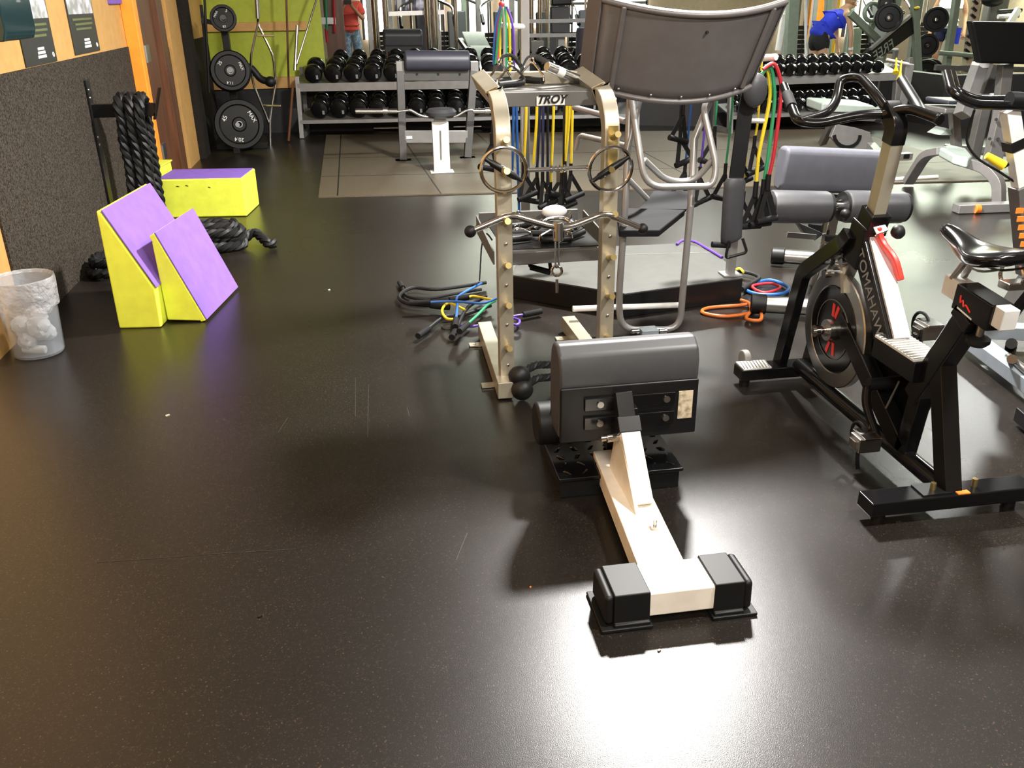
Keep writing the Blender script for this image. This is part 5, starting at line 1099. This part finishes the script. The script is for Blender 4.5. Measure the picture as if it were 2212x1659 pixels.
person('person in blue tank top, black shorts and white cap bending behind the right rack', (pb_.x-.02, 14.0, 0), R(-82), J, 'skin_pale', ('blue_cloth', False), ('black_cloth', False), 'blonde_hair', (cap,))
J = stand(); pm_ = Y(2044, 70, 15.2)
person('bare-armed person in dark blue shorts seen between the plates and the sage post', (pm_.x, 15.2, 0), R(150), J, 'skin', ('white_cloth', False), ('band_navy', False), 'hair')

# --- machines seen left of centre
y0 = 13.4; q = lambda a, b, y=None: Y(a, b, y or y0)
t = thing('pulldown_machine', 'chrome-posted machine with a wide dark seat pad behind the preacher bench', 'exercise machine', (q(868, 90).x, y0, 0))
MB().sweep([q(827, 82), q(912, 82)], [(-.16, -.12), (.16, -.12), (.18, .06), (.12, .12), (-.12, .12), (-.18, .06)], up=V((0, 0, 1))).build('seat', 'dark_vinyl', t, bev=.04, seg=3)
MB().bar(q(832, 104), q(908, 104), .30, .08).build('seat_base', 'black_satin', t)
p = q(868, 110); MB().bar((p.x, p.y, 0.02), p, .12, .12, (0, 1, 0)).build('seat_post', 'black_satin', t)
for k, (a, y_) in enumerate(((812, 14.0), (836, 14.1), (925, 14.0), (940, 14.1), (985, 14.3))):
    p = Y(a, 60, y_); MB().cyl((p.x, p.y, 0), (p.x, p.y, 2.6), (.05, .035, .045, .05, .03)[k], n=14).build('guide_post', 'chrome', t)
MB().bar(q(838, 30, 14.2), q(960, 26, 14.2), .06, .06).build('cross_bar', 'steel', t)
t = thing('banner', 'purple and grey cloth banner hanging high behind the dark seat pad', 'banner', Y(898, 10, 17))
bm_ = MB(); gr = []
for j in range(7):
    gr.append([bm_.bm.verts.new(Y(852+ (946-852)*i/12, -70, 17)*(1-j/6)+(Y(852+(946-852)*i/12, 24+5*math.sin(PI*i/12), 17))*(j/6)+V((0, .04*math.sin(i*1.7), 0))) for i in range(13)])
for j in range(6):
    for i in range(12): bm_.bm.faces.new((gr[j][i], gr[j][i+1], gr[j+1][i+1], gr[j+1][i]))
o = bm_.build('cloth', 'banner_cloth', t); o.modifiers.new('solid', 'SOLIDIFY').thickness = .01
t = thing('incline_bench', 'pale padded incline bench left of the bright band bundle', 'exercise bench', q(1035, 100))
MB().prism([q(998, 76, 14.0), q(1044, 76, 14.0), q(1058, 103, 13.7), q(1010, 103, 13.7)], (0, .05, .05)).build('back_pad', 'mint_vinyl', t, bev=.015)
MB().prism([q(1014, 106, 13.6), q(1060, 106, 13.6), q(1078, 128, 13.35), q(1034, 130, 13.35)], (0, .05, .05)).build('seat_pad', 'mint_vinyl', t, bev=.015)
MB().bar(q(994, 86, 14.0), q(1030, 136, 13.3), .07, .06).build('frame', 'black_satin', t)
p = q(1010, 105, 13.8); MB().bar((p.x, p.y, 0), p, .07, .07, (0, 1, 0)).build('leg', 'silver_paint', t)
t = thing('leg_press', 'machine with a square dark back pad right of the pale post', 'exercise machine', q(1212, 40))
MB().prism([q(1190, 14), q(1232, 14), q(1230, 73), q(1192, 72)], (0, .10, 0)).build('back_pad', 'dark_vinyl', t, bev=.02)
MB().bar(q(1190, 5), q(1234, 3), .14, .10).build('head_pad', 'black_satin', t, bev=.03)
p = q(1212, 60, 13.6); MB().bar((p.x, p.y, 0), (p.x, p.y, 1.5), .1, .1, (0, 1, 0)).build('post', 'silver_paint', t)
for b in (46, 77): MB().bar(q(1138, b), q(1280, b-2), .05, .05).build('cross_bar', 'silver_paint', t)
for a in (1148, 1166, 1182): p = q(a, 40, 13.9); MB().cyl((p.x, p.y, 0), (p.x, p.y, 2.3), .035, n=10).build('guide_post', 'chrome', t)
p = q(1160, 100, 13.2); MB().bar((p.x, p.y, 0), (p.x, p.y, .95), .18, .1, (0, 1, 0)).build('weight_stack', 'dim_silver_paint', t)
MB().bar(q(1172, 105), q(1186, 124), .08, .05).build('foot_plate', 'silver_paint', t)
p = q(1268, 100, 11.75); t = thing('pad_column', 'upright dark blue cylindrical pad left of the curved panel', 'padded column', (p.x, p.y, 0))
MB().lathe([(0, 0), (.13, 0), (.145, .03), (.145, 1.10), (.13, 1.14), (0, 1.145)], (p.x, p.y, .02), (0, 0, 1), 24).build('pad', 'navy_vinyl', t)
p, q_ = Y(1232, 160, 10.6), Y(1278, 162, 10.6); tag(MB().cyl(p, q_, .035, n=12).build('exercise_bar', 'white_metal'), 'white bar resting on the left rack beside the curved panel', 'bar')
# far left: bands hanging on the brown door
for i, (a, b0, b1, m_, lb) in enumerate(((705, 0, 65, 'band_green', 'green band hanging in front of the far brown door'), (706, 62, 92, 'band_red', 'red band end hanging below the green one at the far brown door'), (722, 0, 70, 'band_red', 'reddish band hanging right of the green one at the far brown door'))):
    tag(MB().cyl(Y(a-2, b0-20 if b0 == 0 else b0, 14.05), Y(a+1, b1, 14.05), .02, n=8).build('resistance_band', m_), lb, 'exercise band')
wl_ = thing('wall_hook', 'white hook bar on the far brown door', 'hook', Y(703, 45, 14.1)); MB().bar(Y(692, 45, 14.06), Y(725, 45, 14.06), .05, .09).build('bar', 'white_metal', wl_)
y0 = 12.0
A5, d5, n5, L5 = A1, (B1-A1).normalized(), V((-(B1-A1).normalized().y, (B1-A1).normalized().x, 0)), 1
rk5 = rack(A1+V((.25, 1.45, 0)), B1+V((.3, 1.35, 0)), 'second dumbbell rack further back behind the left one')
shelf_row(*rk5, .64, .22, .25, 15, .105, 'second left rack top tray', 'dumbbells on the second left rack', 'left', None)

# --- sage green machines on the right
def post(t, pxs, y_, w_, dp, m_, nm='post', floor=False):
    pts = [Y(a, b, y_) for a, b in pxs]
    if floor: e = pts[-1]; pts[-1] = e+(e-pts[-2])*((e.z)/max(.05, (pts[-2].z-e.z)))
    return MB().rect(pts, w_, dp, (0, -1, .01)).build(nm, m_, t, bev=.008)
t = thing('power_rack', 'sage green rack posts at the left of the bending person', 'weight rack', Y(1714, 125, 13.6))
post(t, [(1716, -60), (1706, 126)], 13.6, .17, .12, 'sage_paint', floor=True)
post(t, [(1792, -60), (1788, 60)], 15.6, .11, .10, 'sage_paint', floor=True)
post(t, [(1740, -60), (1741, 110)], 14.2, .035, .05, 'white_metal', 'guide_rod', True)
post(t, [(1694, 30), (1680, 110)], 13.8, .08, .06, 'white_metal', 'brace')
MB().bar(Y(1706, -40, 13.6), Y(1792, -40, 15.6), .1, .1).build('top_bar', 'sage_paint', t)
t = thing('leverage_machine', 'sage green lever machine with crossing beams and a long dark seat back', 'exercise machine', Y(1900, 110, 13.4))
post(t, [(1836, 28), (1912, 100)], 13.3, .10, .08, 'sage_paint', 'lever_arm')
post(t, [(1848, 60), (1843, 118)], 15.0, .20, .10, 'sage_paint', 'front_post', True)
post(t, [(1908, 15), (1872, 75)], 13.8, .09, .08, 'sage_paint', 'link_arm')
MB().torus(Y(1884, 26, 13.6), (0, 1, 0), .125, .035, 28, 8).build('pulley_ring', 'sage_paint', t)
post(t, [(1972, -60), (1982, 142)], 13.2, .10, .10, 'sage_paint', 'main_upright', True)
post(t, [(1995, -60), (1964, 142)], 13.5, .09, .10, 'sage_paint', 'rear_upright', True)
post(t, [(1944, -60), (1928, 20)], 13.5, .20, .08, 'sage_paint', 'guide_arm')
bk = MB().prism([Y(1862, 122, 12.9), Y(1974, 34, 13.2), Y(1984, 66, 13.2), Y(1882, 140, 12.9)], (0, .12, 0)).build('back_pad', 'black_rubber', t, bev=.015)
MB().bar(Y(1880, 106, 12.85), Y(1965, 34, 13.1), .05, .04).build('pad_rail', 'silver_paint', t)
o_ = Y(1908, 108, 12.83); ux_ = (Y(1984, 66, 13.1)-Y(1882, 140, 12.85)).normalized(); text('lettering', 'FREE', .20, 'sage_paint', bk, o_+V((0, -.01, 0)), -ux_, V((0, 0, 1))-ux_*ux_.z, .002)
MB().ball(Y(1951, 27, 13.1), .03).build('chrome_pin', 'chrome', t)
for a in (1943, 1981): MB().ball(Y(a, 17, 13.1), .03, (1.5, 1, .7)).build('yellow_cap', 'yellow_plastic', t)
def fplate(px, py, y_, rad, lb):
    c = G(px, py, rad) if 'low wall' in lb else Y(px, py, y_)
    return plate(c, (-.35, -1, .1 if 'low wall' not in lb else 0), rad, .05, lb)
fplate(1920, 38, 13.0, .20, 'black weight plate on the lever machine arm, left of the sage upright')
fplate(1915, 8, 13.2, .13, 'smaller black weight plate above the one on the lever machine arm')
fplate(2022, 42, 13.4, .185, 'black weight plate on the right of the lever machine, upper')
fplate(2003, 98, 13.3, .17, 'black weight plate on the right of the lever machine, lower')
fplate(1998, 160, 12.0, .24, 'large black plate standing behind the low wall on the right')
fplate(2006, 158, 12.15, .24, 'second large black plate just behind the one standing at the low wall')
t = thing('squat_rack', 'sage squat rack with a notched upright and safety bar at the right', 'weight rack', Y(2060, 140, 13.5))
post(t, [(2072, -40), (2044, 145)], 13.5, .10, .10, 'sage_paint', 'front_upright', True)
nu = post(t, [(2112, -40), (2088, 150)], 13.4, .13, .10, 'beige_paint', 'notched_upright', True)
for k in range(9):
    p = Y(2108-2.6*k, 4+15*k, 13.33); MB().bar(p+V((-.045, 0, .02)), p+V((.03, 0, -.03)), .03, .045, (0, -1, 0)).build('notch', 'black_satin', nu)
MB().cyl(Y(2028, 114, 13.3), Y(2104, 120, 13.2), .035, n=12).build('safety_bar', 'sage_paint', t)
MB().bar(Y(2020, 146, 13.4), Y(2212, 150, 13.2), .08, .08).build('base_bar', 'dim_silver_paint', t)
tag(MB().bar(Y(2070, 60, 13.55), Y(2062, 95, 13.55), .10, .05, (0, -1, 0)).build('towel', 'blue_cloth'), 'blue towel hanging between the two squat rack uprights', 'towel')
t = thing('treadmill', 'dark grey console machine with chrome bars high at the right edge', 'exercise machine', Y(2180, 30, 14.5))
MB().box(Y(2150, 20, 14.5), (.35, .2, .5)).build('console', 'dim_silver_paint', t, bev=.03)
MB().cyl(Y(2156, 25, 14.2), Y(2206, 22, 14.2), .035, n=10).build('rail', 'black_satin', t)
MB().cyl(Y(2156, 36, 14.1), Y(2200, 34, 14.1), .035, n=10).build('handrail', 'white_metal', t)
MB().bar(Y(2200, 20, 14.1), Y(2178, 55, 14.0), .10, .06, (0, -1, 0)).build('side_arm', 'white_metal', t)
p = Y(2150, 40, 14.5); MB().bar((p.x, p.y, 0), p, .15, .12, (0, 1, 0)).build('post', 'dim_silver_paint', t)
MB().ball(Y(2145, 0, 14.3), .13, (1.6, .8, .8)).build('fan', 'black_rubber', t)
t = thing('pulley_post', 'silver pulley post with two yellow bands behind the spin bike right horn', 'cable machine', Y(1958, 190, 10.6))
e = Y(1962, 138, 9.6); MB().bar(e, (e.x-.02, e.y, 0), .10, .09, (0, -1, 0)).build('post', 'silver_paint', t, bev=.006)
MB().cyl(Y(1915, 128, 9.5), Y(1962, 138, 9.5), .014, n=10).build('arm', 'white_metal', t)
MB().bar(Y(1924, 140, 9.5), Y(1945, 155, 9.5), .04, .03).build('lever', 'silver_paint', t)
for i, (a, b, lb) in enumerate((((1942, 126), (1935, 157), 'left yellow handle strap on the silver pulley post'), ((1953, 131), (1943, 173), 'right yellow handle strap on the silver pulley post'))):
    p, q_ = Y(*a, 9.45), Y(*b, 9.4); p.y = 9.5; tag(MB().tube([p, p.lerp(q_, .6), q_], [.008, .012, .035], 8).build('resistance_band', 'yellow_plastic'), lb, 'exercise band')

# --- rows of cable machines filling the mirrored hall
def hall_machine(px, y_, w_, fm, pm, label, seat=True):
    c = Y(px, 60, y_); x = c.x; t = thing('weight_machine', label, 'exercise machine', (x, y_, 0))
    for dx in (-w_/2, w_/2): MB().bar((x+dx, y_, 0), (x+dx, y_, 2.1), .09, .09, (0, 1, 0)).build('upright', fm, t, bev=.01)
    MB().bar((x-w_/2-.05, y_, 2.1), (x+w_/2+.05, y_, 2.1), .09, .09).build('top_bar', fm, t, bev=.01)
    MB().bar((x-w_/2, y_, .06), (x+w_/2, y_, .06), .09, .09).build('base_bar', fm, t, bev=.01)
    for k in range(10): MB().box((x, y_+.02, .14+.085*k), (w_*.62, .12, .072)).build('stack_plate', 'plate_black', t)
    for dx in (-w_*.2, w_*.2): MB().cyl((x+dx, y_+.02, .1), (x+dx, y_+.02, 2.06), .02, n=8).build('guide_rod', 'chrome', t)
    if seat:
        MB().box((x+.1, y_-.65, .52), (.38, .40, .09)).build('seat', pm, t, bev=.03, seg=3)
        MB().bar((x+.1, y_-.38, .62), (x+.1, y_-.25, 1.30), .34, .09, (0, 1, 0)).build('back_pad', pm, t, bev=.03, seg=3)
        MB().bar((x+.1, y_-.62, 0), (x+.1, y_-.62, .48), .10, .10, (0, 1, 0)).build('seat_post', fm, t)
        for s_ in (-1, 1):
            MB().tube(fillet([(x+.1+.18*s_, y_-.3, 1.5), (x+.1+.42*s_, y_-.4, 1.4), (x+.1+.42*s_, y_-.75, 1.15)], .1), .022, 8).build('press_arm', 'chrome', t)
            MB().cyl((x+.1+.42*s_, y_-.62, 1.245), (x+.1+.42*s_, y_-.80, 1.115), .030, n=10).build('grip', 'black_rubber', t)
    return t
hall_machine(822, 18.4, .40, 'silver_paint', 'dark_vinyl', 'far narrow grey weight machine just right of the person in red', False)
hall_machine(905, 15.6, .60, 'silver_paint', 'navy_vinyl', 'far weight machine standing below the purple banner')
hall_machine(972, 17.8, .55, 'sage_paint', 'dark_vinyl', 'far sage weight machine left of the pale incline bench')
hall_machine(1070, 16.8, .60, 'silver_paint', 'dark_vinyl', 'far grey weight machine behind the bright band bundle')
hall_machine(1160, 15.4, .55, 'sage_paint', 'dark_vinyl', 'far sage weight machine right of the pale post')
hall_machine(1250, 16.4, .60, 'silver_paint', 'navy_vinyl', 'far weight machine left of the curved panel')
hall_machine(1726, 17.2, .55, 'silver_paint', 'dark_vinyl', 'far grey weight machine behind the left sage rack post', False)
hall_machine(1866, 16.8, .60, 'sage_paint', 'dark_vinyl', 'far sage weight machine behind the crossing lever beams')
hall_machine(2010, 17.6, .60, 'silver_paint', 'dark_vinyl', 'far grey weight machine behind the hanging plates', False)
hall_machine(2122, 17.0, .50, 'sage_paint', 'navy_vinyl', 'far sage weight machine above the big black pad', False)

# --- litter and scuffs on the rubber floor
for (a, b, sz, m_, lb) in ((711, 626, .012, 'paper', 'tiny white scrap on the floor between the wedges and the floor bands'), (362, 897, .016, 'label_paper', 'tiny pale scrap on the floor below the waste basket'), (1146, 1268, .005, 'orange_plastic', 'tiny orange scrap on the floor left of the squat bench foot'), (1424, 1405, .009, 'brown_wood', 'tiny dark crumb in the bright floor reflection'), (562, 1331, .012, 'black_rubber', 'tiny black crumb on the open floor at the lower left')):
    p = G(a, b, .002); tag(MB().box(p, (sz, sz*.55, .004), 0.6).build('scrap', m_), lb, 'scrap')
fl = bpy.data.objects['floor']
for (a, b, c, d_) in ((768, 815, 768, 900), (796, 830, 794, 945), (622, 902, 600, 935), (210, 1215, 420, 1200), (430, 1198, 640, 1186), (880, 880, 884, 900), (1010, 1150, 985, 1210)):
    struct('scuff_mark', MB().bar(G(a, b, .0006), G(c, d_, .0006), .0016, .0006), 'scuff', parent=fl)
# --- repeats share a group phrase
for o in COL.objects:
    if o.parent is not None or 'label' not in o or 'group' in o: continue
    n, lb = o.name.split('.')[0], o['label']
    if n == 'resistance_band':
        o['group'] = ('bands lying on the floor' if ('floor' in lb or 'pile' in lb or 'platform' in lb or 'foot' in lb) else 'bands in the bright bundle' if 'bundle' in lb else
                      'bands draped over the right peg' if 'peg' in lb else 'bands at the far brown door' if 'door' in lb else 'yellow straps on the silver pulley post' if 'pulley' in lb else 'bands hanging behind the attachment rack')
    elif n == 'grip_attachment': o['group'] = 'grip handles on the attachment rack'
    elif n == 'weight_machine': o['group'] = 'weight machines in the far hall'
    elif n == 'weight_plate': o['group'] = 'plates on the plate tree' if 'tree' in lb else 'black plates at the sage machines'
    elif n == 'crumpled_paper': o['group'] = 'paper in the waste basket'
    elif n == 'foam_wedge': o['group'] = 'yellow and purple foam wedges'
    elif n == 'plyo_box': o['group'] = 'yellow plyo boxes'
    elif n == 'dumbbell_rack': o['group'] = 'grey dumbbell racks'
    elif n == 'poster': o['group'] = 'posters on the tan wall'
    elif n == 'battle_rope': o['group'] = 'black battle ropes'
    elif n == 'scrap': o['group'] = 'scraps on the floor'
    elif n == 'ankle_strap': o['group'] = 'straps on the rack top tray'
